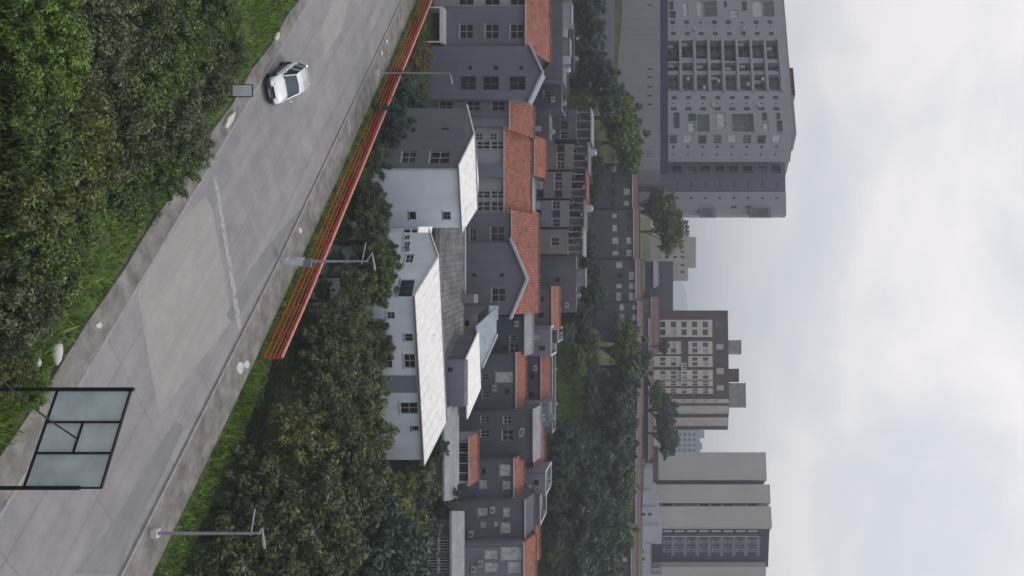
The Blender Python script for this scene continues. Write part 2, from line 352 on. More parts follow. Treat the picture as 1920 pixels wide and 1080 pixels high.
class Bld:
    """A building on a four-sided plan. pts: front-left, front-right in (u, Y); depth runs back at right angles unless C is given."""
    def __init__(s, name, label, cat, fl, fr, depth, ztop, mwall, zbase=None, group=None, bl=None, br=None):
        s.A = XY(*fl); s.B = XY(*fr); s.F = Plane(s.A, s.B)
        n = s.F.n; s.D = XY(*bl) if bl else (s.A[0]+n.x*depth, s.A[1]+n.y*depth); s.C = XY(*br) if br else (s.B[0]+n.x*depth, s.B[1]+n.y*depth)
        s.z1 = ztop; g = [Z(*q) for q in (s.A, s.B, s.C, s.D)]
        s.z0 = (min(g)-.6) if zbase is None else zbase
        s.mw = mwall; s.holes = {'F': [], 'R': [], 'L': []}; s.e = empty(name, (s.A[0], s.A[1], max(s.z0, g[0])), label, cat, group)
        s.L = Plane(s.D, s.A); s.R = Plane(s.B, s.C); s.K = Plane(s.C, s.D); s.tops = {}
    def pl(s, side): return {'F': s.F, 'L': s.L, 'R': s.R}[side]
    def win(s, u0, u1, v0, v1, style='grid', side='F', **k):
        P = s.pl(side); a0, _ = P.px(u0, v0); a1, _ = P.px(u1, v0); um = (u0+u1)/2; z0 = P.px(um, v0)[1]; z1 = P.px(um, v1)[1]
        s.winz(a0, a1, z0, z1, style, side, **k)
    def winz(s, a0, a1, z0, z1, style='grid', side='F', **k):
        if a0 < .03 or a1 > s.pl(side).len-.03: return
        dep = k.get('dep', .18); s.holes[side].append((a0, a1, z0, z1, dep)); window(s.pl(side), a0, a1, z0, z1, s.e, style, **k)
    def balc(s, a0, a1, z0, z1, deep=1.4, side='F', **k):
        s.holes[side].append((a0, a1, z0, z1, deep)); return balcony(s.pl(side), a0, a1, z0, z1, s.e, deep, **k)
    def walls(s, gable=None, apex=0):
        mb = MB()
        for P, key in ((s.F,'F'), (s.R,'R'), (s.K,'K'), (s.L,'L')):
            facade(mb, P, s.z0, s.z1, s.holes.get(key, []), s.mw)
        if gable == 'x':             # ridge runs left-right: gable triangles on the sides
            for P in (s.R, s.L): mb.poly([P.p(0,s.z1), P.p(P.len,s.z1), P.p(P.len/2,s.z1+apex)], s.mw)
        if gable == 'y':
            for P in (s.F, s.K): mb.poly([P.p(0,s.z1), P.p(P.len,s.z1), P.p(P.len/2,s.z1+apex)], s.mw)
        return mb.build('wall', s.e)
    def roof_x(s, rise, m, over=.45, cop=True):
        s.walls('x', rise); F = s.F; w = F.len; dl = Vector(s.D)-Vector(s.A); dr = Vector(s.C)-Vector(s.B); lift = .12
        def q(a, k, z, o=0):
            base = F.A+F.d*a; back = dl*(1-a/w)+dr*(a/w); r = base+back*k-F.n*o; return (r.x, r.y, z)
        sl = rise/(dl.length/2)
        mb = MB()
        mb.slab([q(-over,0,s.z1-sl*over+lift,over), q(w+over,0,s.z1-sl*over+lift,over), q(w+over,.5,s.z1+rise+lift), q(-over,.5,s.z1+rise+lift)], .12, m)
        mb.slab([q(w+over,1,s.z1-sl*over+lift,-over), q(-over,1,s.z1-sl*over+lift,-over), q(-over,.5,s.z1+rise+lift-.003), q(w+over,.5,s.z1+rise+lift-.003)], .12, m)
        r = mb.build('roof', s.e)
        if cop:
            c = MB()
            a = Vector(q(-over,.5,s.z1+rise+lift+.05)); b = Vector(q(w+over,.5,s.z1+rise+lift+.05)); c.tube(a, b, .12, .12, m, 6); c.build('ridge_cap', s.e)
            g = MB(); a = Vector(q(-over,0,s.z1-sl*over+.02,over+.08)); b = Vector(q(w+over,0,s.z1-sl*over+.02,over+.08)); g.tube(a, b, .09, .09, M_frame, 6); g.build('gutter', s.e)
        return r
    def roof_y(s, rise, m, over=.5, barge=M_coping):
        s.walls('y', rise); F = s.F; w = F.len; h = w/2; sl = rise/h; dl = (Vector(s.D)-Vector(s.A)).length; lift = .12
        for sg in (-1, 1):
            a_e = -over if sg < 0 else w+over
            P = [F.p(a_e, s.z1-sl*over+lift, -over), F.p(h, s.z1+rise+lift, -over), F.p(h, s.z1+rise+lift, dl+over), F.p(a_e, s.z1-sl*over+lift, dl+over)]
            if sg < 0: P = P[::-1]
            mb = MB(); mb.slab(P, .12, m); mb.build('roof', s.e)
            if barge:
                b = MB(); e0 = F.p(a_e, s.z1-sl*over+lift, -over-.04); e1 = F.p(h, s.z1+rise+lift, -over-.04)
                b.hexa([e0, e1, F.p(h, s.z1+rise+lift, -over+.06), F.p(a_e, s.z1-sl*over+lift, -over+.06)] + [(q[0], q[1], q[2]+.2) for q in (e0, e1, F.p(h, s.z1+rise+lift, -over+.06), F.p(a_e, s.z1-sl*over+lift, -over+.06))], barge)
                b.build('barge_board', s.e)
    def flat(s, m=M_slab, par=.5, cop=M_coping, th=.2):
        s.walls(); mb = MB(); zt = s.z1
        mb.poly([(*s.A,zt-par), (*s.B,zt-par), (*s.C,zt-par), (*s.D,zt-par)], m); mb.build('roof', s.e)
        if cop:
            c = MB()
            for P in (s.F, s.R, s.K, s.L): P.box(c, -.04, P.len-.05+.0, zt, zt+.1, -.06, .22, cop)
            for P in (s.F, s.R, s.K, s.L): c.poly([P.p(.0, zt-par, .2), P.p(P.len, zt-par, .2), P.p(P.len, zt, .2), P.p(0, zt, .2)][::-1], s.mw)
            c.build('parapet', s.e)
def fittings(b, n=3, seed=0):
    r = random.Random(seed); P = b.F; lo = max(b.z0+2.5, b.z1-7)
    for i in range(n):
        for _ in range(20):
            a = r.uniform(.4, P.len-1.2); z = r.uniform(lo, b.z1-1)
            if all(a+.9 < h[0] or a > h[1]+.1 or z+.7 < h[2] or z > h[3]+.1 for h in b.holes['F']): break
        else: continue
        mb = MB(); P.box(mb, a, a+.75, z, z+.5, -.36, -.01, M_frame); mb.tube(P.p(a+.37,z+.25,-.37), P.p(a+.37,z+.25,-.4), .19, .19, M_frameg, 10); mb.build('air_conditioner', b.e)
    mb = MB(); a = P.len-.25 if seed % 2 else .25; q0 = P.p(a, b.z0+.3, -.09); q1 = P.p(a, b.z1-.1, -.09); mb.tube(q0, q1, .06, .06, M_frameg, 6); mb.build('downpipe', b.e)
def dish(b, a, z, dep):
    mb = MB(); p = Vector(b.F.p(a, z, dep)); mb.tube(p, p+Vector((0,0,.6)), .03, .03, M_frame, 5); c = p+Vector((0,-.1,.7)); mb.tube(c, c+Vector((.12,-.12,.08)), .06, .26, M_slab, 12); mb.build('satellite_dish', b.e)
def auto_windows(b, side, n, floors, z_first, dz, w=1.2, h=1.2, style='grid', skip=0):
    P = b.pl(side)
    for k in range(floors):
        for i in range(n):
            if random.random() < skip: continue
            a = P.len*(i+.5)/n; b.winz(a-w/2, a+w/2, z_first+dz*k, z_first+dz*k+h, style, side)
def on_roof_box(b, a0, a1, d0, d1, h, m, name='rooftop_hut', z=None):
    mb = MB(); z = b.z1 if z is None else z; b.F.box(mb, a0, a1, z-.55, z+h, d0, d1, m); b.F.box(mb, a0-.12, a1+.12, z+h+.003, z+h+.13, d0-.12, d1+.12, M_slab); return mb.build(name, b.e)
def tank(b, a, d, z, r=.6, h=1.0, m=None):
    mb = MB(); p = b.F.p(a, z, d); mb.tube(p, (p[0], p[1], z+h), r, r*.9, m or M_pole, 14); mb.tube((p[0],p[1],z+h+.003), (p[0],p[1],z+h+.2), r*.75, r*.4, m or M_pole, 14); return mb.build('water_tank', b.e)

# ================================================================== FRONT ROW OF HOUSES
# left apartment block, three stepped parts of one building
b = Bld('apartment_block', 'blue grey apartment block with orange roof at the top edge, beyond the red railing', 'building', (-75,112), (12,112), 12, ZV(988,112), M_pale)
for v in (860, 909, 957): b.win(-14, 9, v, v+28, 'grid'); b.win(-60, -38, v, v+28, 'grid')
b.roof_x(1.9, M_orange)
E1 = b.e
def sub(parent, label, fl, fr, depth, ztop, mw, **k):   # further wing of the same building
    q = Bld.__new__(Bld); Bld.__init__(q, 'tmp', None, None, fl, fr, depth, ztop, mw, **k)
    COL.objects.unlink(q.e); bpy.data.objects.remove(q.e); q.e = parent; return q
b = sub(E1, '', (12.3,110.5), (86,110.5), 13, ZV(988,110.5), M_grey)
for v in (862, 910, 957): b.win(45, 72, v, v+25, 'grid')
b.holes['F'].append((*[b.F.px(u, 812)[0] for u in (24, 84)], b.z0+.9, ZV(830,110.5), 2.0))
mb = MB(); b.F.box(mb, b.F.px(20,812)[0], b.F.px(86,812)[0], ZV(830,110.5), ZV(837,110.5), -1.6, .0, M_whiteb)
b.F.box(mb, b.F.px(20,812)[0], b.F.px(22.5,812)[0], b.z0+.5, ZV(830,110.5), -1.6, -1.4, M_whiteb); b.F.box(mb, b.F.px(83.5,812)[0], b.F.px(86,812)[0], b.z0+.5, ZV(830,110.5), -1.6, -1.4, M_whiteb)
mb.build('carport', E1)
b.roof_x(1.9, M_orange)
b = sub(E1, '', (86.3,109.5), (186,109.5), 2.2, ZV(992,109.5), M_grey)
for v in (877, 925, 973): b.win(123, 131, v, v+8, 'plain', sill=False)
for v in (862, 905, 955): b.win(143, 168, v, v+30, 'gridg', dep=.35)
b.roof_y(1.45, M_bluesheet, over=.3)
b = Bld('apartment_wing', 'mid grey apartment wing with three stacked windows, next to the tallest blue grey gable', 'building', (187,111), (237,111), 12, ZV(958,111), M_midg)
for v in (824, 875, 922): b.win(190, 207, v, v+25, 'grid')
b.roof_x(1.8, M_orange); mb = MB(); mb.box(XY(212,110.7)[0], XY(217,110.7)[0], 110.45, 110.72, ZV(800,111), ZV(955,111), M_frameg); mb.build('downpipe', b.e)
b = Bld('apartment_wing', 'palest front apartment wing with long orange roof, behind the charcoal and white gabled house', 'building', (237.4,112), (401,112), 12, ZV(948,112), M_pale)
for v in (893, 920): b.win(249, 262, v-2, v+12, 'grid', bars=.1); b.win(264, 280, v, v+26, 'grid', bars=.12); b.win(357, 372, v, v+26, 'grid', bars=.12); b.win(377, 396, v, v+26, 'grid', bars=.12)
mb = MB(); b.F.box(mb, b.F.px(309,900)[0], b.F.px(334,900)[0], b.z0, ZV(946,112), -.5, -.02, M_midg); mb.build('stair_tower', b.e)
b.roof_x(2.1, M_orange)
b = Bld('apartment_block', 'blue grey apartment block with a white edged gable, behind the old weathered roof', 'building', (401.4,110.5), (582,110.5), 14, ZV(962,110.5), M_grey)
b.win(424, 452, 920, 946, 'grid'); b.win(428, 452, 881, 892, 'grid'); b.win(540, 566, 922, 948, 'grid')
for v in (884, 936): b.win(512, 519, v, v+9, 'plain', sill=False)
b.roof_x(2.0, M_orange)
e4 = b.e
# its gabled bay
b = sub(e4, '', (455,109), (590,109), 1.4, ZV(958,109), M_grey); b.win(540, 566, 922, 948, 'grid'); b.win(512, 519, 936, 945, 'plain', sill=False); b.win(512,519,884,893,'plain', sill=False)
b.roof_y(1.7, M_bluesheet)

# ---------------- gabled house with dark side and white side
def skew_house(name, label, fl, fr, bl, br, ze_l, ridge_l, ridge_r, zr, m_front, m_left, m_roof):
    b = Bld(name, label, 'house', fl, fr, 6, ze_l, m_front, bl=bl, br=br); b.ridge = (ridge_l, ridge_r, zr); b.ml = m_left; b.mr = m_roof
    return b
def skew_finish(b, over=.35):
    (rl, rr, zr) = b.ridge; M_ = (*XY(*rl), zr); N_ = (*XY(*rr), zr)
    mb = MB(); facade(mb, b.F, b.z0, b.z1, b.holes['F'], b.mw); facade(mb, b.R, b.z0, b.z1, [], b.mw); facade(mb, b.K, b.z0, b.z1, [], b.mw); mb.poly([b.R.p(0,b.z1), b.R.p(b.R.len,b.z1), N_], b.mw); mb.build('wall', b.e)
    mb = MB(); facade(mb, b.L, b.z0, b.z1, b.holes['L'], b.ml); mb.poly([b.L.p(0,b.z1), b.L.p(b.L.len,b.z1), M_], b.ml); o = mb.build('wall', b.e)
    o['label'] = 'dark grey gable wall' if b.ml is M_dgrey else 'gable wall'
    A = Vector((*b.A, b.z1)); B = Vector((*b.B, b.z1)); C = Vector((*b.C, b.z1)); D = Vector((*b.D, b.z1)); Mv = Vector(M_); Nv = Vector(N_)
    ex = (B-A).normalized()*over; up = Vector((0,0,.14)); ey = Vector((b.F.n.x, b.F.n.y, 0))*over
    dz = Vector((0,0,-.12))
    mb = MB(); mb.slab([A-ex-ey+up+dz, B+ex-ey+up+dz, Nv+ex+up, Mv-ex+up], .12, b.mr); mb.slab([C+ex+ey+up+dz, D-ex+ey+up+dz, Mv-ex+up-Vector((0,0,.004)), Nv+ex+up-Vector((0,0,.004))], .12, b.mr); mb.build('roof', b.e)
    sm = MB(); nn = max(5, int(b.F.len/1.1))
    for i in range(nn+1):
        k = i/nn; p = (A-ex-ey+up+dz).lerp(B+ex-ey+up+dz, k); q = (Mv-ex+up).lerp(Nv+ex+up, k); sm.tube(p, q, .035, .035, b.mr, 4)
    sm.tube(Mv-ex+up, Nv+ex+up, .09, .09, M_slab, 6); sm.build('roof_seams', b.e)
    gt = MB(); gt.tube(A-ex-ey*1.2+up+dz*1.6, B+ex-ey*1.2+up+dz*1.6, .08, .08, M_frameg, 6); gt.build('gutter', b.e)
C1 = skew_house('gabled_house', 'gabled house with a charcoal end wall, a white side wall and a white roof', (317,88), (427,89.4), (203,91.5), (330,97), ZV(862,88), (257,90.2), (383,91.4), ZV(888,90.2), M_white, M_dgrey, M_wroof)
C1.win(397,412,767,780,'plain'); C1.win(397,412,831,845,'gridg')
for a in ((283,304,690,716),(283,304,753,780),(283,306,806,843)): C1.win(*a, 'grid', side='L')
C1.win(239,247,770,779,'plain',side='L',sill=False); C1.win(239,243,828,842,'plain',side='L',sill=False)
skew_finish(C1)
mb = MB(); C1.F.box(mb, -.05, .12, C1.z0, C1.z1-.05, -.08, -.004, M_coping); mb.build('corner_trim', C1.e)
# ---------------- long white house
D1 = skew_house('long_white_house', 'long bluish white house under the widest white roof, behind the dark roadside trees', (560,80), (862,83.2), (436,84.5), (745,90), ZV(780,80), (487,82.6), (782,85.4), ZV(821,82.6), M_white, M_white, M_wroof)
for a in ((626,640,758,774,'slide'),(664,690,757,778,'grid'),(755,776,750,783,'grid'),(799,808,715,724,'plain'),(799,808,772,785,'plain'),(585,598,725,740,'grid'),(664,690,715,735,'grid')): D1.win(*a)
for a in ((524,556,748,775,'dark'),(476,492,760,775,'grid'),(452,466,757,768,'grid'),(440,449,757,768,'grid'),(466,472,757,768,'grid')): D1.win(*a, side='L')
skew_finish(D1)
mb = MB(); D1.F.box(mb, D1.F.px(704,700)[0], D1.F.px(736,700)[0], D1.z0, D1.z1-.35, -.05, -.003, M_midg); mb.build('grey_panel', D1.e)
# small lean-to with a white slab between the two
b = Bld('lean_to', 'small lean-to under a white slab, wedged between the charcoal gable and long white house', 'outbuilding', (428,86), (492,85), 4, ZV(787,86), M_white)
for u0, u1 in ((430,440),(444,452),(456,466)): b.win(u0, u1, 757, 769, 'plain', sill=False); b.win(u0, u1, 772, 782, 'plain', sill=False)
b.walls(); mb = MB(); mb.slab([(*XY(425,85.7), ZV(787,86)), (*XY(496,84.7), ZV(785,85)), (*XY(487,88.5), ZV(801,88.5)), (*XY(425,88), ZV(811,88))], .14, M_wroof); mb.build('roof', b.e)
# ---------------- weathered slab roofs behind
b = Bld('workshop', 'low workshop under a large weathered grey ribbed roof behind the longest white roof', 'building', (428,90), (684,90), 10, ZV(824,90), M_beige)
b.walls(); mb = MB(); z_a, z_b = ZV(820,90), ZV(868,99)
mb.slab([(*XY(424,89.6), z_a), (*XY(688,89.6), z_a), (*XY(650,99.5), z_b), (*XY(428,99.5), z_b)], .15, M_old)
mb.build('roof', b.e); mb = MB()
for i in range(24):
    k = i/23; p = Vector((*XY(426+260*k, 89.6), z_a+.02)); q = Vector((*XY(430+218*k, 99.5), z_b+.02)); mb.tube(p, q, .06, .06, M_old, 5)
mb.build('roof_ribs', b.e); mb = MB(); mb.tube((*XY(428,99.6), z_b+.1), (*XY(560,99.6), z_b+.1), .12, .12, M_coping, 6); mb.build('ridge_cap', b.e)
mb = MB(); mb.box(XY(552,99)[0], XY(568,99)[0], 98.6, 101, z_b-.8, z_b+1.2, M_beige); mb.build('chimney', b.e)
b = Bld('workshop_annex', 'blue painted annex with one small window between the long and small white roofs', 'building', (676,91.5), (763,91.5), 1.6, ZV(871,91.5), M_grey)
b.win(688,698,838,849,'plain', sill=False); b.flat(M_old, .05, None)
b = Bld('small_white_roof_house', 'small house under the smaller, leaf shaped white roof in the middle of the photo', 'house', (676,94), (782,95), 5, ZV(873,94), M_dark, bl=(628,98), br=(735,100))
b.win(745,757,850,864,'grid'); b.walls()
mb = MB(); mb.slab([(*XY(674,93.6), ZV(874,93.6)), (*XY(786,94.6), ZV(877,94.6)), (*XY(728,98), ZV(902,98)), (*XY(622,97.6), ZV(898,97.6))], .14, M_wroof); mb.build('roof', b.e)
b = Bld('sheet_roofed_shed', 'shed under a blue grey sheet roof with pale edge board beside the smaller white roof', 'shed', (590,101), (686,100), 5, ZV(896,101), M_beige, bl=(575,106), br=(640,107))
b.win(600,612,870,880,'plain'); b.walls(); mb = MB()
mb.slab([(*XY(612,100), ZV(893,100)), (*XY(690,99.5), ZV(903,99.5)), (*XY(628,107), ZV(931,107)), (*XY(576,107), ZV(931,107))], .12, M_bluesheet); mb.build('roof', b.e)
mb = MB(); mb.tube((*XY(690,99.4), ZV(904,99.4)), (*XY(628,107), ZV(932,107)), .14, .14, M_coping, 6); mb.build('barge_board', b.e)
mb = MB(); mb.slab([(*XY(573,108), ZV(915,107)), (*XY(600,108), ZV(915,107)), (*XY(600,108.5), ZV(933,108)), (*XY(573,108.5), ZV(933,108))], .1, M_coping); mb.build('skylight_panel', b.e)
b = Bld('flat_roofed_shed', 'low shed under a pale grey slab roof, behind the tip of the longest white roof', 'shed', (768,88), (936,88), 7, ZV(832,88), M_dark)
b.win(850,866,800,818,'plain'); b.flat(M_slab, .0, None); mb = MB(); mb.slab([(*XY(764,87.6), ZV(833,87.6)), (*XY(940,87.6), ZV(833,87.6)), (*XY(936,93), ZV(857,93)), (*XY(768,93), ZV(857,93))], .2, M_slab); mb.build('roof_slab', b.e)
b = Bld('long_shed', 'long building with white mullioned openings under a pale slab, cut by the bottom edge', 'building', (1000,84), (1140,84), 5, ZV(846,84), M_dark2)
for u0 in (1008, 1024, 1046, 1062, 1088, 1110):
    b.win(u0, u0+12, 803, 819, 'slide', bars=.09); b.win(u0, u0+12, 823, 840, 'slide', bars=.09)
b.walls(); mb = MB(); mb.slab([(*XY(958,83.6), ZV(847,83.6)), (*XY(1145,83.6), ZV(847,83.6)), (*XY(1145,89), ZV(871,89)), (*XY(958,89), ZV(871,89))], .2, M_slab); mb.build('roof_slab', b.e)
# ---------------- middle blocks stepping up the slope
def step_house(name, label, u0, u1, ve, vr, Y, wins, wall=M_dark, roof=M_orange, depth=7, vb=None, cat='house'):
    b = Bld(name, label, cat, (u0,Y), (u1,Y), depth, ZV(ve,Y), wall)
    for w in wins: b.win(*w)
    fittings(b, 2, int(u0)); rise = ZV(vr, Y+depth/2)-ZV(ve, Y); b.roof_x(max(.35, rise), roof, over=.25, cop=True); return b
step_house('terraced_house', 'dark house with pale shuttered window under an orange roof, below the middle grass slope', 664, 770, 968, 984, 116,
    [(697,718,930,962,'palep'),(728,740,945,955,'plain'),(733,746,905,917,'grid'),(700,712,904,916,'grid')])
step_house('terraced_house', 'dark narrow house with four small windows, between the sheet roofed shed and the shuttered house', 592, 663, 984, 997, 118,
    [(628,640,957,970,'slide'),(646,658,902,914,'grid'),(648,656,940,951,'plain'),(644,662,956,972,'grid')], wall=M_dark2, roof=M_slab)
step_house('terraced_house', 'house with an orange roof just behind the white edged blue grey gable', 543, 612, 984, 998, 121, [(560,572,962,974,'grid')], wall=M_dark2)
step_house('terraced_house', 'dark house with four gridded windows behind the orange roofed porch', 770, 862, 1000, 1006, 114,
    [(780,792,902,916,'grid'),(806,820,902,918,'grid'),(780,794,944,958,'grid'),(806,826,942,962,'grid')], wall=M_dark2, roof=M_slab)
b = step_house('porch_house', 'low porch with dark mullioned openings under an orange roof, beside the small dark trees', 822, 906, 880, 893, 104,
    [(830,848,858,877,'dark'),(850,868,858,877,'dark'),(870,886,858,877,'dark'),(888,902,858,877,'dark')], wall=M_frame, depth=5)
step_house('terraced_house', 'slate house with bright white windows under a short orange roof beside the porch', 862, 940, 964, 981, 112,
    [(871,893,938,958,'pale'),(902,918,944,957,'pale'),(900,917,900,914,'pale'),(878,890,902,911,'plain')])
step_house('terraced_house', 'slate house with four scattered white windows beside the plain slate wall', 940, 1018, 985, 1000, 110,
    [(953,968,897,915,'pale'),(952,970,945,957,'pale'),(979,990,903,913,'pale'),(980,1000,940,958,'pale'),(978,988,928,935,'palep')], roof=M_dark2)
step_house('terraced_house', 'house with four large pale gridded windows under an orange roof, cut by the bottom edge', 1020, 1130, 983, 1003, 108,
    [(1032,1050,910,935,'pale'),(1024,1052,940,979,'pale'),(1055,1074,910,935,'pale'),(1054,1076,953,977,'pale'),(1090,1110,910,935,'pale')], wall=M_midg)
step_house('terraced_house', 'dark narrow house with a bright orange roof seen past the four large pale gridded windows', 962, 1060, 990, 1010, 119, [(1000,1012,960,975,'grid')])
# second step
step_house('hillside_house', 'long dark hillside house with an orange roof just below the light grass slope', 668, 756, 1015, 1031, 128, [(700,712,990,1002,'plain'),(735,747,990,1002,'plain')], wall=M_dark2, roof=M_redt)
step_house('hillside_house', 'hillside house with the highest bright orange roof, above the white edged gable block', 540, 616, 1035, 1048, 130, [(555,567,1008,1020,'plain'),(585,597,1008,1020,'plain')], wall=M_dark)
step_house('hillside_house', 'dark hillside house with a long reddish roof and pale gutter, beside the dense trees', 798, 884, 1003, 1020, 125, [(815,827,985,996,'plain'),(850,862,985,996,'plain')], wall=M_dark2, roof=M_redt)
step_house('hillside_house', 'hillside house with the orange roof closest to the pale apartment wing', 258, 326, 1003, 1022, 124, [(275,285,985,996,'pale'),(300,310,985,996,'pale')], wall=M_dark)
step_house('hillside_house', 'hillside house with a small orange roof behind the blue grey apartment block', 398, 468, 993, 1008, 122, [(415,427,975,985,'pale')], wall=M_dark)
step_house('hillside_house', 'hillside house with a grey gutter and a pale roof patch, between two orange roofs', 326, 398, 990, 1000, 126, [(340,352,975,986,'pale'),(365,377,975,986,'pale')], wall=M_dark, roof=M_bluesheet)
def flat_house(label, u0, u1, vt, Y, wins, wall=M_dark, cop=None, depth=7, roof=M_old, name='flat_roofed_house'):
    b = Bld(name, label, 'house', (u0,Y), (u1,Y), depth, ZV(vt,Y), wall)
    for w in wins: b.win(*w)
    fittings(b, 1, int(u0)); b.flat(roof, .35, cop)
    if int(u0) % 3: dish(b, b.F.len*.3, b.z1-.3, 1.2)
    if int(u0) % 2 == 0: tank(b, b.F.len*.7, 2.2, b.z1-.34, .42, .7, M_slab)
    mb = MB(); p = b.F.p(b.F.len*.5, b.z1-.3, 1.5); mb.tube(p, (p[0], p[1], p[2]+2.6), .03, .02, M_frameg, 5)
    for q_ in range(4): mb.tube((p[0]-.5+.06*q_, p[1], p[2]+1.5+.3*q_), (p[0]+.5-.06*q_, p[1], p[2]+1.5+.3*q_), .015, .015, M_frameg, 4)
    mb.build('antenna', b.e); return b
b = flat_house('large blank slate building with a small grey hut on top, beside the dense middle trees', 478, 586, 1080, 138, [(520,530,1040,1050,'plain')], M_dark)
on_roof_box(b, 2, 4.5, 1, 3, 1.2, M_midg)
b = flat_house('grey flat roofed house with a pale coping between the two bright orange roofs', 612, 668, 1032, 127, [(628,638,1000,1012,'palep'),(648,658,1010,1022,'plain')], M_midg, M_coping)
b = flat_house('long slate house with white coping along the foot of the light grass slope', 640, 812, 1035, 136, [(690,700,1020,1028,'plain')], M_dark, M_coping, depth=4)
b = flat_house('grey cube house between the long reddish roof and the short orange roof', 756, 800, 1030, 124, [(770,780,1005,1016,'plain')], M_midg)
b = flat_house('dark cube house between the porch roof line and the dense trees', 884, 930, 1022, 122, [(900,910,1000,1010,'plain')], M_midg, M_coping)
b = flat_house('plain slate wall house with a pale coping at the foot of the dense trees', 930, 985, 1012, 121, [(945,955,990,1000,'plain')], M_dark, M_coping)
b = flat_house('long dark slate building with a cluttered roof, between the top orange roof and hedge', -70, 150, 1055, 130, [(20,32,1022,1034,'slide'),(60,72,1022,1034,'slide'),(100,112,1022,1034,'slide')], M_dark, None, 10)
on_roof_box(b, 5, 8, 1, 3.5, 1.0, M_pale); on_roof_box(b, 10, 12, 1, 3, .8, M_midg); tank(b, 14, 2, b.z1-.3)
for a, w, h in ((2,1.6,.6),(4,.8,1.0),(8.7,1.2,.5),(12.5,.9,.9)): mb = MB(); b.F.box(mb, a, a+w, b.z1-.3, b.z1+h, .5, 1.6, M_frame); mb.build('roof_box', b.e)
b = flat_house('slate building with a stepped roof between the pale apartment wing and the big green tree', 150, 204, 1052, 133, [(170,182,1020,1032,'slide')], M_dark2, M_midg)
# houses with open roof terraces
def terrace_house(label, u0, u1, vt, Y, wall=M_beige, roofm=M_old, var=0):
    b = Bld('terrace_house', label, 'house', (u0,Y), (u1,Y), 7, ZV(vt,Y), wall); w = b.F.len
    n = 3
    for i in range(n):
        a = w*(i+.5)/n
        b.winz(a-.55, a+.55, b.z1-2.3, b.z1-1.2, ('grid','plain','slide')[(i+var) % 3])
        b.winz(a-.55, a+.55, b.z1-5.0, b.z1-3.9, ('pale','plain','grid')[(i+var) % 3])
    b.flat(M_old, .5, M_slab)
    zt = b.z1
    for i in range(4):
        a = .2+(w-.6)*i/3; mb = MB(); b.F.box(mb, a, a+.2, zt-.5, zt+2.1, .3, .5, M_midg); mb.build('column', b.e)
    mb = MB(); b.F.box(mb, -.3, w+.3, zt+2.103, zt+2.28, -.1, 6, roofm); mb.build('terrace_roof', b.e)
    mb = MB(); b.F.box(mb, w*.55, w*.9, zt-.5, zt+1.9, 2.5, 5, wall); mb.build('terrace_hut', b.e)
    if var % 2: tank(b, w*.25, 2, zt+2.29, .6, .9, M_pole)
    return b
terrace_house('terrace house with a dark open roof deck right in front of the big green tree', 206, 262, 1080, 141, M_dark, M_slab, 0)
terrace_house('terrace house with a brown canopy, second along from the big green tree', 270, 318, 1074, 139, M_beige, M_old, 1)
terrace_house('terrace house with a beige hut under its canopy, third along from the big green tree', 322, 372, 1070, 138, M_beige, M_redt, 2)
terrace_house('terrace house with a low grey canopy, beside the large blank slate building', 376, 426, 1066, 137, M_midg, M_old, 3)
terrace_house('terrace house with pale columns touching the large blank slate building', 430, 476, 1064, 136, M_beige, M_slab, 4)
for a in (
 ('low brown house filling the gap under the big green tree, behind the first deck', 240, 292, 1100, 146, [(250,258,1082,1090,'plain'),(270,278,1084,1092,'pale')], M_beige, M_slab),
 ('low slate house with a pale wall top behind the brown canopy terrace house', 294, 346, 1096, 145, [(300,310,1078,1088,'pale'),(325,333,1078,1088,'plain')], M_dark2, M_midg),
 ('low grey house behind the beige hut terrace house', 348, 398, 1092, 144, [(355,365,1074,1084,'grid'),(378,386,1074,1084,'plain')], M_midg, M_slab),
 ('low violet grey house near the dark belt trees, behind the low grey canopy', 400, 446, 1088, 143, [(408,416,1072,1080,'pale'),(428,436,1072,1080,'plain')], M_dark, M_slab),
 ('violet grey house wall between the cluttered roof and the first orange hillside roof', 204, 258, 1030, 128, [(212,222,1004,1016,'slide'),(236,246,1004,1016,'pale')], M_dark2, None),
 ('grey house with a square hut right beside the shuttered orange roofed house', 770, 800, 1010, 121, [(778,786,985,994,'plain')], M_midg, M_slab),
 ('small dark house at the near foot of the light grass slope', 616, 642, 1045, 133, [(622,630,1030,1038,'plain')], M_dark2, M_coping),
 ('upper slate house against the hedge, beyond the cluttered roof', 40, 130, 1076, 142, [(50,60,1060,1068,'plain'),(80,90,1060,1068,'slide')], M_dark2, None),
 ): flat_house(*a[:6], a[6], a[7])
# ---------------- housing rows on the ridge
def row_block(label, u0, u1, Y, vt, n, rows, wall=M_dark2, roof=M_dullt, w=12, h=9, style=('palep','pale','palep','plain'), seed=0):
    rr = random.Random(seed); b = Bld('housing_row', label, 'building', (u0,Y), (u1,Y), 9, ZV(vt,Y), wall)
    for v in rows:
        for i in range(n):
            c = u0+(u1-u0)*(i+.5)/n
            ww = w*rr.choice((.7,1,1,1.3)); b.win(c-ww/2, c+ww/2, v-h/2, v+h/2+rr.choice((0,1,3)), rr.choice(style), sill=False)
    b.roof_x(.75, roof, .3, True); return b
G_ = None
row_block('ridge housing row with light windows, nearest the big green tree', 306, 392, 165, 1186, 4, (1149, 1174), seed=1)
row_block('ridge housing row with the brightest white windows, under the tree beside the left tower', 393, 486, 164, 1188, 4, (1153, 1179), seed=2)
row_block('ridge housing row with dark and light windows below the pale low-rise', 487, 566, 163, 1192, 4, (1160, 1184), seed=3)
row_block('ridge housing row with paired white windows in front of the brown tower', 567, 642, 162, 1196, 4, (1166, 1190), seed=4)
row_block('ridge housing row between two round trees, below the water tanks of the brown tower', 700, 780, 163, 1196, 4, (1163, 1186), seed=5)
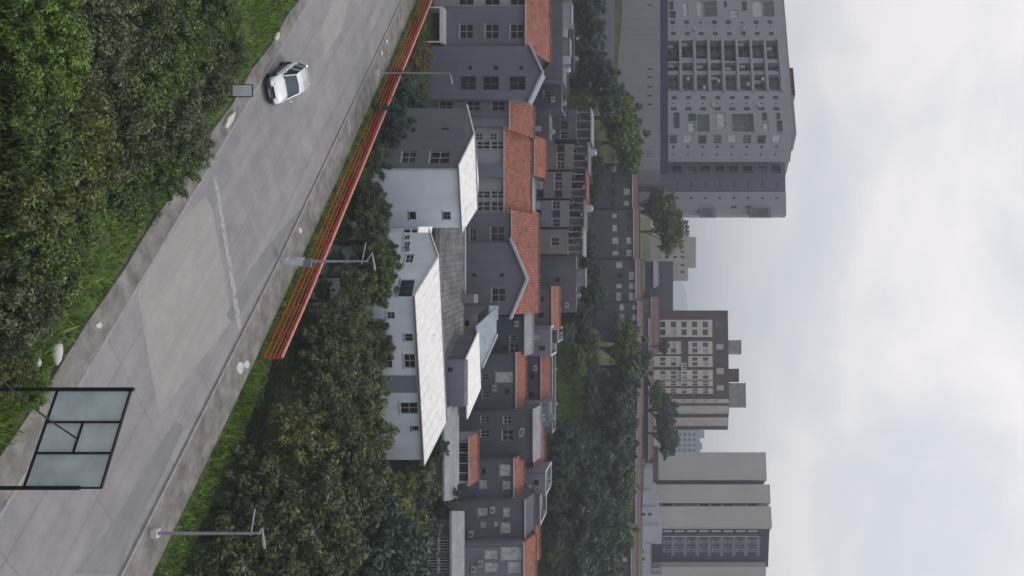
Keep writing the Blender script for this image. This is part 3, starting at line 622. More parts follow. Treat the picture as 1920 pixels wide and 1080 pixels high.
row_block('ridge housing row half hidden by trees, in front of the far blue tower', 781, 860, 163, 1194, 4, (1166, 1186), seed=6)
row_block('ridge housing row with almost no windows, in front of the wide taupe tower', 861, 985, 166, 1192, 4, (1170,), seed=7)
row_block('small white windowed ridge housing row at the bottom edge of the photo', 986, 1110, 164, 1184, 5, (1152, 1172), seed=8)
row_block('dark upper housing row running behind the ridge, in front of the brown tower', 600, 860, 198, 1216, 8, (1204,), w=5, h=5, roof=M_dullt, style=('plain',), seed=9)
# ================================================================== TOWERS
# podium of the left tower
b = Bld('podium', 'long blank grey podium with short slits below the largest tower', 'building', (-120,186), (318,180), 26, ZV(1238,180), M_podium)
for u in (8, 128, 143, 161, 178, 194): b.win(u, u+3, 1214, 1223, 'plain', sill=False)
for u in (282, 287, 292): b.win(u, u+1.6, 1212, 1223, 'plain', sill=False)
b.flat(M_podium, .1, None); mb = MB(); b.F.box(mb, -1, b.F.len, b.z1+.02, b.z1+1.5, 1.5, 3, M_navy); mb.build('shadow_band', b.e)  # navy box stands in for the shadowed gap under the tower
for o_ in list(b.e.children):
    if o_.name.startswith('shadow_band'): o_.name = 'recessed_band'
b = Bld('retaining_wall', 'dull grey retaining wall below the podium, behind the dark hedge trees', 'wall', (-110,166), (150,164), 3, ZV(1150,164), M_midg); b.flat(M_old, .1, None)
# tower one
zf0 = ZV(1250,186); FH = 2.86
T1 = Bld('residential_tower', 'largest grey residential tower with a column of deep dark balconies, at the top edge', 'tower', (-110,208), (251,185), 14, zf0+9*FH-1.15, M_tower, zbase=20)
for k in range(9):
    z = zf0+k*FH; P = T1.F
    def A_(u): return P.px(u, 1225)[0]
    if k < 8:
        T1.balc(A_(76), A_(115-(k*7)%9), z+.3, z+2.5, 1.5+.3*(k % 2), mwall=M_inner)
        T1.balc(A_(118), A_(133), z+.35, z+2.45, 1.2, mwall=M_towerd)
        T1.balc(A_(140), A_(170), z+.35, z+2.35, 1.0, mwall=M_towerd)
        T1.winz(A_(60), A_(66), z+1.0, z+2.0, 'plain', sill=False)
        T1.winz(A_(180), A_(186), z+1.0, z+2.0, 'plain', sill=False)
        T1.winz(A_(38), A_(45), z+.9, z+1.9, ('plain','gridg','palep')[k % 3], sill=False) if k not in (2,5) else None
        T1.winz(A_(201), A_(207), z+.8, z+2.0, ('gridg','plain')[k % 2], sill=False)
        T1.winz(A_(49), A_(51), z+1.2, z+1.6, 'plain', sill=False); T1.winz(A_(193), A_(195), z+1.2, z+1.6, 'plain', sill=False)
    if k < 8: T1.winz(A_(-40), A_(-14), z+.4, z+2.2, 'blue'); T1.winz(A_(41), A_(44), z+1.0, z+1.7, 'plain', sill=False)
for u0, u1, v0, v1, st_ in ((211,240,1264,1274,'dark'),(213,227,1291,1305,'gridg'),(229,262,1291,1303,'palep'),(214,262,1306,1330,'blue'),(211,238,1345,1360,'palep'),(244,262,1349,1358,'gridg'),
                       (213,256,1373,1400,'blue'),(213,256,1402,1413,'plain'),(258,270,1374,1388,'palep'),(211,226,1430,1438,'plain'),(229,250,1432,1441,'palep'),(212,224,1457,1463,'gridg'),(226,252,1458,1467,'plain'),(256,268,1456,1467,'pale'),
                       (2,18,1255,1263,'plain'),(20,34,1255,1267,'gridg'),(3,30,1281,1290,'palep'),(1,31,1307,1318,'pale'),(1,31,1320,1344,'blue'),(2,14,1358,1363,'plain'),(18,33,1370,1384,'pale'),(2,20,1392,1400,'gridg'),(1,31,1411,1430,'palep'),(1,31,1432,1451,'blue')):
    T1.win(u0, min(u1, 248), v0, v1, st_, dep=.3) if u0 < 240 else None
T1.flat(M_slab, .6, M_slab)
P = T1.F; mb = MB()
for k in range(1, 9): P.box(mb, A_(74), A_(172), zf0+k*FH-.22, zf0+k*FH+.2, -.45, -.004, M_pale)
mb.build('floor_bands', T1.e)
mb = MB(); P.box(mb, A_(121), A_(171), T1.z1-.1, T1.z1+1.0, 1.0, 5, M_redbox); mb.build('red_rooftop_wall', T1.e)
for u, v in ((146,1288),(163,1318),(150,1345),(156,1400),(147,1427),(54,1300),(54,1392),(196,1335),(196,1420)):
    mb = MB(); a_, z_ = P.px(u, v); P.box(mb, a_, a_+.8, z_, z_+.55, -.4, -.01, M_frame); mb.build('air_conditioner', T1.e)
mb = MB(); P.box(mb, A_(176), A_(249), T1.z1+.12, T1.z1+.5, .4, 6, M_tower); mb.build('rooftop_hut', T1.e)
q = sub(T1.e, '', (251.3,185), (303,189.5), 3.2, T1.z1-.3, M_tower)
for k in range(8):
    z = zf0+k*FH; 
    q.winz(q.F.px(253,1225)[0], q.F.px(269,1225)[0], z+.5, z+2.0, ('blue','palep','plain','blue','pale','blue','plain','palep')[k])
    q.winz(q.F.px(273,1225)[0], q.F.px(277,1225)[0], z+1.0, z+1.6, 'plain', sill=False); q.winz(q.F.px(288,1225)[0], q.F.px(291,1225)[0], z+1.1, z+1.5, 'plain', sill=False)
q.flat(M_slab, .5, M_slab)
q = sub(T1.e, '', (303.6,193.5), (359,193), 4, zf0+8.35*FH, M_towerd, zbase=20)
for k in range(9):
    z = ZV(1256,200)+k*FH; a = lambda u: q.F.px(u, 1225)[0]
    if z+2.2 > q.z1-.3: break
    q.winz(a(310), a(326), z+.4, z+2.2, ('dark','blue','dark','gridg','dark')[k % 5], dep=.4); q.winz(a(340), a(351), z+1.1, z+1.55, 'plain', sill=False)
q.flat(M_slab, .5, M_slab)
q = sub(T1.e, '', (359.3,192.5), (403,192), 3, zf0+8.35*FH, M_tower, zbase=20)
for k in range(8):
    z = ZV(1256,198)+k*FH; a = lambda u: q.F.px(u, 1225)[0]
    q.winz(a(369), a(373), z+1.0, z+1.6, 'plain', sill=False)
    if k in (4, 5): q.winz(a(386), a(391), z+.8, z+1.9, 'gridg')
q.flat(M_slab, .5, M_slab)
for v0, v1 in ((1312, 1342), (1405, 1445)): mb = MB(); q.F.box(mb, q.F.px(392,1225)[0], q.F.px(404,1225)[0]+.5, ZV(v0,192), ZV(v1,192), -.9, -.02, M_midg); q.F.box(mb, q.F.px(393,1225)[0], q.F.px(404,1225)[0]+.3, ZV(v0+4,192), ZV(v1-6,192), -.96, -.904, M_glassb); mb.build('glazed_box', T1.e)
# pale low-rise
b = Bld('pale_low_rise', 'pale grey low-rise block stepped against the sky, behind the tree beside the largest tower', 'building', (440,240), (526,240), 14, ZV(1290,240), M_taupe)
for v in (1235, 1250, 1265, 1279):
    for u in (450, 460, 470, 480, 495, 508): b.win(u, u+4, v-3, v+4, random.choice(('plain','pale')), sill=False)
b.flat(M_slab, .4, None); mb = MB(); b.F.box(mb, .5, 8.2, b.z1+.01, ZV(1305,240), 1, 8, M_taupe); mb.build('upper_storey', b.e)
b = Bld('dark_slate_house', 'tall dark slate house with a flat roof line, right under the distant pale hill', 'house', (490,212), (584,212), 12, ZV(1262,212), M_dark)
b.win(515,523,1235,1243,'plain'); b.win(540,548,1220,1228,'plain'); b.flat(M_old, .3, None); mb = MB()
mb.slab([(*XY(488,211), ZV(1226,211)), (*XY(540,211), ZV(1226,211)), (*XY(530,214), ZV(1252,214)), (*XY(500,214), ZV(1250,214))], .2, M_pale); mb.build('canopy', b.e)
b = Bld('red_roofed_house', 'small house with a long red roof edge at the foot of the brown tower', 'house', (560,205), (660,205), 8, ZV(1222,205), M_beige)
b.win(600,608,1208,1216,'grid'); b.win(630,638,1208,1216,'grid'); b.roof_x(1.5, M_dullt)
# tower two
zf = ZV(1232,250); FH2 = 2.75
T2 = Bld('brown_framed_tower', 'mid rise tower with brown frame and cream bays, topped by grey tank boxes', 'tower', (582,250), (748,246), 14, ZV(1364,250), M_brown, zbase=22)
a2 = lambda u: T2.F.px(u, 1225)[0]
ztop2 = ZV(1335,250)
for u0, u1 in ((600,632), (640,664), (668,688), (694,712), (714,724), (728,738)):
    holes = []; mb = MB()
    for k in range(5):
        z = zf+k*FH2; w = a2(u1)-a2(u0)
        holes.append((w*.10, w*.44, z+.8, z+2.15)); holes.append((w*.56, w*.9, z+.8, z+2.15))
    Pq = Plane(T2.F.p(a2(u0), 0, -.35)[:2], T2.F.p(a2(u1), 0, -.35)[:2])
    facade(mb, Pq, zf-1, ztop2, holes, M_cream, .3)
    for a_, b_, in ((0, 0), (Pq.len, 0)): mb.poly([Pq.p(a_,zf-1,0), Pq.p(a_,zf-1,.35), Pq.p(a_,ztop2,.35), Pq.p(a_,ztop2,0)], M_cream)
    mb.poly([Pq.p(0,ztop2,0), Pq.p(Pq.len,ztop2,0), Pq.p(Pq.len,ztop2,.35), Pq.p(0,ztop2,.35)], M_cream)
    mb.build('cream_bay', T2.e)
    for i_, h_ in enumerate(holes): window(Pq, *h_, T2.e, ('plain','gridg','plain','dark','plain','slide','pale')[(i_*5+int(u0)) % 7], dep=.25, sill=False)
for u0, u1 in ((604,614), (645,655), (690,702), (722,732)): T2.winz(a2(u0), a2(u1), ZV(1343,250), ZV(1356,250), random.choice(('palep','grid')))
T2.flat(M_slab, .4, M_brown)
mb = MB()
for i in range(7): T2.F.box(mb, a2(682)+i*.0+i*(a2(716)-a2(682))/7, a2(682)+.25+i*(a2(716)-a2(682))/7, ZV(1276,250), ZV(1287,250), -1.1, -.9, M_whiteb)
T2.F.box(mb, a2(681), a2(717), ZV(1276,250), ZV(1278.5,250), -1.1, -.36, M_whiteb); mb.build('balcony', T2.e)
mb = MB(); T2.F.box(mb, a2(636), a2(690), ZV(1278,250), ZV(1290,250), -.6, -.36, M_brown); mb.build('brown_band', T2.e)
for (u0, u1, vt) in ((636,660,1389), (690,713,1384), (717,762,1396)):
    mb = MB(); T2.F.box(mb, a2(u0), a2(u1), T2.z1-.3, ZV(vt,250), 2, 6, M_slab if u0 != 690 else M_brown); T2.F.box(mb, a2(u0)-.1, a2(u1)+.1, ZV(vt,250)+.003, ZV(vt,250)+.15, 1.9, 6.1, M_midg); mb.build('tank_box', T2.e)
q = sub(T2.e, '', (748.3,246), (806,252), 10, ZV(1362,250)+.4, M_cream, zbase=22); a = lambda u: q.F.px(u,1225)[0]
for k in range(6): q.winz(a(749.5)+.02, a(754), zf+k*FH2+.7, zf+k*FH2+1.8, 'palep', sill=False)
q.flat(M_slab, .3, M_brown); mb = MB()
for u0, u1 in ((756,760), (776,782), (799,805)): mb = MB(); q.F.box(mb, a(u0), a(u1), q.z0, q.z1+.1, -.15, -.003, M_brown); mb.build('brown_strip', T2.e)
# far blue tower
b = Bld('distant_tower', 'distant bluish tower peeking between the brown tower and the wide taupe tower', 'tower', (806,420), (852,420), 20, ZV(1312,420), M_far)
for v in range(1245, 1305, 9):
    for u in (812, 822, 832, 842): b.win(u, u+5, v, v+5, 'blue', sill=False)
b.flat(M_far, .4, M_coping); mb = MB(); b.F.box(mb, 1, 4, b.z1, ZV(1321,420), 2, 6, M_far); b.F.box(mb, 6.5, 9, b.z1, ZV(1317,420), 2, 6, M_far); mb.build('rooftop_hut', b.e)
# tower three: wide taupe fins, navy bay
z3 = ZV(1240,222); F3 = 2.82; ZT = z3+8.9*F3
T3 = Bld('taupe_tower', 'wide taupe tower with tall blank fins and a navy window bay', 'tower', (848,226), (900,224), 16, ZT-.6, M_taupe, zbase=22)
T3.flat(M_slab, .4, M_taupe)
def fin(u0, Y0, u1, Y1, zt, m, dep=16, cop=True):
    q = sub(T3.e, '', (u0,Y0), (u1,Y1), dep, zt, m, zbase=22); return q
q = fin(900.3,226, 908,226, ZT-.9, M_towerd, 13); q.walls(); mb = MB(); mb.poly([(*q.A,q.z1),(*q.B,q.z1),(*q.C,q.z1),(*q.D,q.z1)], M_slab); mb.build('roof', T3.e)
q = fin(908.3,223, 943,221.5, ZT, M_taupe); q.flat(M_slab, .4, M_taupe)
q = fin(943.3,223, 949,223, ZT-.4, M_taupe, 12)
for k in range(8): q.winz(.06, q.F.len-.06, z3+k*F3+.4, z3+k*F3+2.5, 'plain' if k in (0,3,4,5,7) else 'slide', sill=False, mglass=None if k in (0,3,4,5,7) else M_midg)
q.flat(M_slab, .4, None)
q = fin(949.3,221, 988,219, ZT, M_taupe); q.flat(M_slab, .4, M_taupe)
q = fin(988.3,221, 1063,224, ZT-.3, M_navy, 14); a = lambda u: q.F.px(u,1225)[0]
for k in range(8):
    z = z3+k*F3
    q.winz(a(1011), a(1021), z+.5, z+2.2, 'slide', sill=False, bars=.15); q.winz(a(1025), a(1036), z+.5, z+2.2, 'slide', sill=False, bars=.15)
    mb = MB(); q.F.box(mb, a(994), a(997), z+.3, z+2.4, -.1, -.004, M_taupe); mb.build('shutter_strip', T3.e)
mb = MB(); q.F.box(mb, a(1004.5), a(1006), z3-1, z3+8*F3, -.12, -.004, M_taupe)
for k in range(8): q.F.box(mb, a(1006.2), a(1042), z3+k*F3+2.3, z3+k*F3+3.1, -.1, -.005, M_midg)
mb.build('floor_bands', T3.e); q.flat(M_slab, .4, M_navy)
q = fin(1063.3,222, 1130,226, ZT-1.0, M_taupe); q.flat(M_slab, .4, M_taupe)
# pale stepped retaining base
base = empty('retaining_base', (*XY(870,205), ZV(1205,205)), 'pale concrete stepped retaining base under the wide taupe tower', 'retaining wall')
for i, (u0, u1, v0, v1, Y) in enumerate(((880,920,1180,1224,206), (920.3,950,1180,1231,205), (950.3,985,1180,1236,204.5), (985.3,1020,1180,1241,204), (1020.3,1110,1180,1222,203.5))):
    mb = MB(); x0, x1 = XY(u0,Y)[0], XY(u1,Y)[0]; mb.box(x0, x1, Y, Y+14, 15, ZV(v1,Y), M_baseb)
    mb.box(x0+.05, x1-.05, Y-.4, Y-.003, 15, ZV(v1,Y)-3.5, M_baseb); mb.build('wall_step', base)
mb = MB()
for u in (1024, 1034, 1044, 1054, 1064, 1074): mb.box(XY(u,203)[0], XY(u+.8,203)[0], 203.3, 203.5, ZV(1222,203), ZV(1239,203), M_black)
for k in range(5): mb.box(XY(1022,203)[0], XY(1078,203)[0], 203.2, 203.29, ZV(1222+k*4,203), ZV(1223+k*4,203), M_black)
mb.build('metal_fence', base)
mb = MB()
for u, v in ((962,1203),(962,1215),(1032,1200),(1046,1202)): mb = MB(); mb.box(XY(u,203)[0], XY(u+5,203)[0], 203.0-.02, 203.1, ZV(v,203), ZV(v+7,203), M_glass); mb.build('opening', base)
b = Bld('brown_annex', 'brown low annex at the corner foot of the wide taupe tower', 'building', (838,214), (900,213), 8, ZV(1234,213), M_brown); b.win(850,856,1222,1228,'plain'); b.win(870,876,1222,1228,'plain'); b.flat(M_slab, .3, M_midg)
# distant hill
def hill():
    mb = MB(); n = 40
    for j, (Y, k) in enumerate(((3600,1),)):
        xs = np.linspace(XY(180,Y)[0], XY(980,Y)[0], n+1)
        rows = []
        for r in range(7):
            yy = Y+r*120; row = []
            for x in xs:
                u = 540+x/Y*FPX; p = math.exp(-((u-568)/110)**2)*.8+.3*math.exp(-((u-760)/120)**2)
                row.append((x, yy, 15+(ZV(1312,Y)-15)*p*math.sin(math.pi*(r+1)/8)))
            rows.append(row)
        rows.insert(0, [(x, Y-60, 10) for x in xs]); rows.append([(x, Y+1100, 10) for x in xs])
        for r in range(len(rows)-1):
            for i in range(n): mb.poly([rows[r][i], rows[r][i+1], rows[r+1][i+1], rows[r+1][i]], mat('distant_woodland', (.10,.15,.14), .95, .2, .01))
    o = mb.build('hill', smooth=True); o['kind'] = 'structure'
hill()
# ================================================================== RED RAILING
def rail_s(t): return float(SR(t))+3.35
def RP(t, z): x, y = world_st(rail_s(t), t); return Vector((x, y, z))
re = empty('red_railing', RP(45, 0), 'red steel guard railing running along the far pavement', 'railing')
ts = np.arange(45, 121, 2.6)
for i, t in enumerate(ts):
    mb = MB(); mb.tube(RP(t,-.25), RP(t,1.35), .05, .05, M_rail, 6); mb.build('post', re)
for z, r, nm, m_ in ((1.38,.105,'top_rail',M_railt), (1.12,.05,'rail',M_rail), (.86,.04,'rail',M_rail), (.56,.04,'rail',M_rail), (.20,.05,'rail',M_rail)):
    mb = MB()
    for a, c in zip(ts[:-1], ts[1:]): mb.tube(RP(a,z), RP(c,z), r, r, m_, 6, False)
    mb.build(nm, re)
mb = MB()
for a, c in zip(ts[:-1], ts[1:]):
    if a > 52:
        p, q = RP(a,1.08), RP(c,1.08); d = Vector((.756,.655,0))*.05; mb.hexa([p+d, q+d, q+d*1.6, p+d*1.6]+[v+Vector((0,0,.24)) for v in (p+d, q+d, q+d*1.6, p+d*1.6)], M_rail)
mb.build('mesh_panel', re)
# ================================================================== LAMPS
def lamp(u, v, top_v, label, arms, head, thick=1.0, box=False):
    x, y, _ = G0(u, v, .12); zt = ZV(top_v, y); e = empty('street_lamp', (x, y, .12), label, 'street lamp', 'street lamps along the far pavement')
    mb = MB(); mb.tube((x,y,.12), (x,y,zt), .105*thick, .06*thick, M_pole, 10); mb.build('pole', e)
    mb = MB(); mb.box(x-.22, x+.22, y-.22, y+.22, .1, .45, M_stone); mb.build('foot', e)
    (du, dv, hu) = head; s = y/FPX
    p0 = (x, y, zt-.1); p1 = (x+du*s, y-.3, zt+dv*s); mb = MB(); mb.tube(p0, p1, .045, .04, M_pole, 6); mb.build('arm', e)
    mb = MB(); q = (p1[0]+hu*s, p1[1]-.2, p1[2]+.22*abs(hu)*s); mb.tube(p1, q, .05, .085, M_frame, 8); mb.tube(q, (q[0]+.12*(1 if hu > 0 else -1), q[1], q[2]), .085, .04, M_frame, 8); mb.build('lamp_head', e)
    if arms:
        au0, au1, av = arms; mb = MB(); z = ZV(av, y); mb.tube((x+au0*s, y, z+ (8*s)), (x+au1*s, y, z), .05, .04, M_pole, 6); mb.build('cross_arm', e)
    if box:
        mb = MB(); mb.box(x-.2, x+.42, y-.16, y+.1, 1.6, 2.15+.0, M_midg); mb.tube((x+.1,y-.02,.3), (x+.1,y-.02,1.6), .22, .26, M_sheet, 10); mb.build('meter_box', e)
        mb = MB(); mb.box(x-.28, x-.06, y-.2, y-.04, 1.1, 1.7, M_stone); mb.build('notice', e)
    return e
lamp(1000, 285, 488, 'tallest looking lamp post, in front of the big dark trees near the bottom edge', (-46, 4, 470), (-12, 8, 32))
lamp(490, 530, 690, 'lamp post with a grey box and pale notice on its pole, crossing the red railing', (-36, 6, 678), (-16, 10, 30), 1.1, True)
lamp(137, 703, 842, 'thinnest lamp post, crossing the red railing near the top edge', None, (4, 4, 16), .7)
# ================================================================== BIG ROAD SIGN (back)
A = Vector(XY(730,33.1)); B = Vector(XY(915,31.3)); SP = Plane(A, B); w = SP.len
se = empty('road_sign', (A.x, A.y, Z(A.x, A.y)), 'large road sign seen from behind, bluish sheets in a black frame', 'road sign')
cuts = [0, .345, .66, 1.0]
for i in range(3):
    a0, a1 = w*cuts[i]+.03, w*cuts[i+1]-.03
    if i == 1:
        for z0_, z1_ in ((5.5, 6.68), (6.75, 7.97)): mb = MB(); SP.box(mb, a0, a1, z0_, z1_, .03, .05, M_sheet); mb.build('sheet', se)
    else: mb = MB(); SP.box(mb, a0, a1, 5.5, 7.97, .03, .05, M_sheet); mb.build('sheet', se)
mb = MB()
for c in cuts[1:3]: SP.box(mb, w*c-.03, w*c+.03, 5.45, 8.0, -.04, .028, M_black)
SP.box(mb, 0, w, 7.97, 8.03, -.04, .05, M_black); SP.box(mb, 0, w, 5.44, 5.49, -.04, .05, M_black)
SP.box(mb, w*cuts[1], w*cuts[2], 6.68, 6.74, -.03, .028, M_black)
mb.build('frame', se)
for a, zt in ((0, 8.1), (w, 7.3)):
    p = SP.p(a, 0); mb = MB(); mb.tube((p[0],p[1],Z(p[0],p[1])-.3), (p[0],p[1],zt), .07, .07, M_black, 8); mb.build('post', se)
p = SP.p(w, 0); mb = MB(); mb.tube((p[0],p[1],7.3), (p[0],p[1],8.02), .035, .035, M_black, 6); mb.build('post', se)
cb = MB(); pts = []
c0 = Vector((*XY(640,24), ZV(-60,24))); c1 = Vector(SP.p(w*.52, 6.72, -.08))
for i in range(13):
    k = i/12; q = c0.lerp(c1, k); q.z -= .5*math.sin(math.pi*k)*.6; pts.append(q)
for a, c in zip(pts[:-1], pts[1:]): cb.tube(a, c, .028, .028, M_black, 6, False)
tag(cb.build('stay_cable', loc=pts[0]), 'black cable slanting from the left edge to the back of the large road sign', 'cable')
# ================================================================== SMALL THINGS
def small_sign():
    x, y, z = G0(170, 424, 0); z = .1; e = empty('small_sign', (x, y, z), 'small white rectangular sign in a dark frame beside the kerb near the silver car', 'sign')
    z0, z1 = z+.3, z+1.5
    for dx in (-.36, .36): mb = MB(); mb.tube((x+dx,y,z-.1), (x+dx,y,z1), .025, .025, M_black, 6); mb.build('post', e)
    mb = MB(); mb.box(x-.34, x+.34, y-.02, y+.02, z0, z1-.02, mat('white_sign_face', (.62,.64,.70), .6, .05, 2)); mb.build('board', e)
    mb = MB(); mb.box(x-.38, x+.38, y-.03, y+.03, z1-.018, z1+.03, M_black); mb.box(x-.38, x+.38, y-.03, y+.03, z0-.05, z0-.002, M_black); mb.box(x-.39, x-.345, y-.028, y+.028, z0-.03, z1, M_black); mb.box(x+.345, x+.39, y-.028, y+.028, z0-.03, z1, M_black); mb.build('frame', e)
small_sign()
def blob(name, label, cat, x, y, z, rx, ry, rzz, m, seed=0):
    r = random.Random(seed); mb = MB(); nu, nv = 12, 7; V = []
    for j in range(nv+1):
        ph = math.pi*j/nv
        for i in range(nu):
            th = 2*math.pi*i/nu; k = 1+.16*math.sin(3*th+seed)*math.sin(ph)+.1*(r.random()-.5)
            V.append((x+rx*k*math.sin(ph)*math.cos(th), y+ry*k*math.sin(ph)*math.sin(th), z+rzz*(math.cos(ph)*.9+.6)))
    mb.v = V; mb.m(m)
    for j in range(nv):
        for i in range(nu): mb.f.append((j*nu+i, (j+1)*nu+i, (j+1)*nu+(i+1) % nu, j*nu+(i+1) % nu)); mb.mi.append(0)
    return tag(mb.build(name, loc=(x, y, z), smooth=True), label, cat)
x, y, z = ground_px(660, 98); blob('white_sack', 'larger white sack lying on the bright grass beside the near pavement', 'sack', x, y, z, .5, .3, .25, M_stone, 1)
x, y, z = ground_px(683, 62); blob('white_sack', 'smaller white sack lying deeper in the grass near the large road sign', 'sack', x, y, z, .38, .22, .2, M_stone, 2)
for i, (u, v, r_, lab) in enumerate(((225,428,.9,'long pale concrete slab leaning on the kerb between shrub and small sign'), (68,517,.5,'pale rubble piece on the near pavement beyond the silver car'))):
    x, y, z = G0(u, v, .12); mb = MB(); d = Vector((DX,DY,0)); n = Vector((.756,.655,0)); c = Vector((x,y,.13))
    P = [c-d*r_-n*.1, c-d*r_*.2-n*.28, c+d*r_-n*.05, c+d*r_*.3+n*.2, c-d*r_*.8+n*.16]
    mb.slab([p+Vector((0,0,.16)) for p in P], .15, M_stone); tag(mb.build('rubble_slab', loc=c), lab, 'slab')
# ================================================================== CAR
def make_car(u, v, label):
    x, y, _ = G0(u, v, 0); e = empty('car', (x, y, 0), label, 'car'); e.rotation_euler = (0,0,0)
    fx, fy = .47, -.8827        # forward
    lx, ly = -fy, fx            # to its left
    k_ = 1.2
    def T(a, b_, z): return (x+(fx*a+lx*b_)*k_, y+(fy*a+ly*b_)*k_, z*k_)
    Lh, Wd = 1.95, .80
    # body: stations from rear to front: a, half width sill, half width belt, z sill, z shoulder, z top(centre)
    S = [(-1.93,.62,.60,.38,.62,.70),(-1.88,.74,.70,.27,.80,.92),(-1.5,.79,.76,.22,.86,.93),(-.9,.80,.78,.2,.86,.92),(0,.80,.79,.2,.86,.9),(.8,.80,.79,.2,.85,.9),(.98,.80,.77,.2,.84,.93),(1.4,.79,.74,.22,.78,.87),(1.75,.75,.68,.26,.70,.76),(1.92,.66,.58,.32,.58,.64),(1.96,.58,.5,.38,.5,.54)]
    mb = MB(); R = []
    for a, w0, w1, z0, zs, zt in S:
        R.append([T(a,-w0*.8,z0), T(a,-w0,z0+.12), T(a,-w0*1.015,(z0+zs)/2+.05), T(a,-w1,zs), T(a,-w1*.5,zt), T(a,w1*.5,zt), T(a,w1,zs), T(a,w0*1.015,(z0+zs)/2+.05), T(a,w0,z0+.12), T(a,w0*.8,z0)])
    V = [p for r in R for p in r]; mb.v = V; mb.m(M_paintcar); n = 10
    for i in range(len(R)-1):
        for j in range(n): q = (j+1) % n; mb.f.append((i*n+j, (i+1)*n+j, (i+1)*n+q, i*n+q)); mb.mi.append(0)
    mb.f.append(tuple(range(n))); mb.mi.append(0); mb.f.append(tuple((len(R)-1)*n+j for j in reversed(range(n)))); mb.mi.append(0)
    mb.build('body', e, smooth=True)
    # cabin: base ring and roof ring
    base = [(1.0,.66,.88),(.78,.74,.87),(-.1,.76,.87),(-1.0,.75,.88),(-1.82,.66,.88)]
    top = [(.28,.52,1.36),(.16,.57,1.39),(-.3,.59,1.42),(-1.0,.58,1.41),(-1.58,.52,1.36)]
    g = MB(); g.poly([T(1.0,-.66,.88), T(1.0,.66,.88), T(.28,.52,1.36), T(.28,-.52,1.36)], M_glassb); g.build('windscreen', e)
    g = MB(); g.poly([T(-1.82,.66,.88), T(-1.82,-.66,.88), T(-1.58,-.52,1.36), T(-1.58,.52,1.36)], M_glass); g.build('rear_window', e)
    for sg in (-1, 1):
        pl = MB()
        for i in range(4):
            p = [T(base[i][0],sg*base[i][1],base[i][2]), T(base[i+1][0],sg*base[i+1][1],base[i+1][2]), T(top[i+1][0],sg*top[i+1][1],top[i+1][2]), T(top[i][0],sg*top[i][1],top[i][2])]
            pl.poly(p if sg < 0 else p[::-1], M_glass)
        pl.build('side_window', e)
        pl = MB()
        pl.tube(T(1.0,sg*.67,.87), T(.26,sg*.54,1.37), .035, .035, M_paintcar, 6); pl.tube(T(-.22,sg*.77,.87), T(-.3,sg*.60,1.42), .03, .03, M_paintcar, 6); pl.tube(T(-1.05,sg*.76,.87), T(-1.05,sg*.59,1.41), .05, .045, M_paintcar, 6); pl.tube(T(-1.83,sg*.67,.87), T(-1.58,sg*.53,1.37), .07, .05, M_paintcar, 6)
        pl.build('window_pillars', e)
        m_ = MB(); m_.hexa([T(.72,sg*.80,.9), T(.84,sg*.80,.9), T(.82,sg*.95,.92), T(.72,sg*.95,.92), T(.72,sg*.80,1.02), T(.84,sg*.80,1.02), T(.82,sg*.95,1.03), T(.72,sg*.95,1.03)], M_paintcar); m_.build('wing_mirror', e)
        h = MB(); h.hexa([T(1.74,sg*.40,.55), T(1.95,sg*.38,.52), T(1.86,sg*.68,.52), T(1.66,sg*.735,.55), T(1.74,sg*.40,.70), T(1.90,sg*.38,.66), T(1.80,sg*.66,.66), T(1.64,sg*.715,.70)], M_frame); h.build('headlight', e)
        d = MB()
        for a0 in (-.22,): d.tube(T(a0,sg*.815,.3), T(a0,sg*.80,.84), .012, .012, M_black, 4)
        d.hexa([T(.86,sg*.80,.24), T(-.84,sg*.80,.24), T(-.84,sg*.835,.26), T(.86,sg*.835,.26), T(.86,sg*.80,.56), T(-.84,sg*.80,.56), T(-.84,sg*.832,.55), T(.86,sg*.832,.55)], M_plastic); d.build('side_shade_panel', e)  # door seam, plus a dark panel added to imitate the dim, dark-reflecting side
    r = MB(); ring = [T(a, -w_, z_) for a, w_, z_ in top] + [T(a, w_, z_) for a, w_, z_ in reversed(top)]
    mid = [T(a, 0, z_+.045) for a, w_, z_ in top]
    for i in range(4):
        r.poly([ring[i], ring[i+1], mid[i+1], mid[i]][::-1], M_paintcar); r.poly([mid[i], mid[i+1], ring[8-i], ring[9-i]][::-1], M_paintcar)
    r.build('roof', e)
    f = MB(); f.hexa([T(1.80,-.72,.24), T(2.04,-.56,.26), T(2.04,.56,.26), T(1.80,.72,.24), T(1.80,-.74,.46), T(2.05,-.57,.46), T(2.05,.57,.46), T(1.80,.74,.46)], M_plastic); f.build('front_bumper', e)
    f = MB(); f.hexa([T(-1.75,-.7,.13), T(1.75,-.7,.13), T(1.75,.7,.13), T(-1.75,.7,.13), T(-1.75,-.7,.3), T(1.75,-.7,.3), T(1.75,.7,.3), T(-1.75,.7,.3)], M_black); f.build('underside_shade_plate', e)  # black plate added to deepen the shadow beneath the car
    f = MB(); f.hexa([T(2.05,-.24,.33), T(2.065,-.24,.33), T(2.065,.24,.33), T(2.05,.24,.33), T(2.05,-.24,.42), T(2.065,-.24,.42), T(2.065,.24,.42), T(2.05,.24,.42)], M_frame); f.build('number_plate', e)
    f = MB(); f.hexa([T(1.93,-.36,.50), T(1.99,-.34,.50), T(1.99,.34,.50), T(1.93,.36,.50), T(1.88,-.36,.62), T(1.955,-.34,.62), T(1.955,.34,.62), T(1.88,.36,.62)], M_black); f.build('grille', e)
    f = MB(); f.hexa([T(-2.0,-.62,.26), T(-1.8,-.74,.26), T(-1.8,.74,.26), T(-2.0,.62,.26), T(-2.0,-.62,.48), T(-1.8,-.75,.48), T(-1.8,.75,.48), T(-2.0,.62,.48)], M_plastic); f.build('rear_bumper', e)
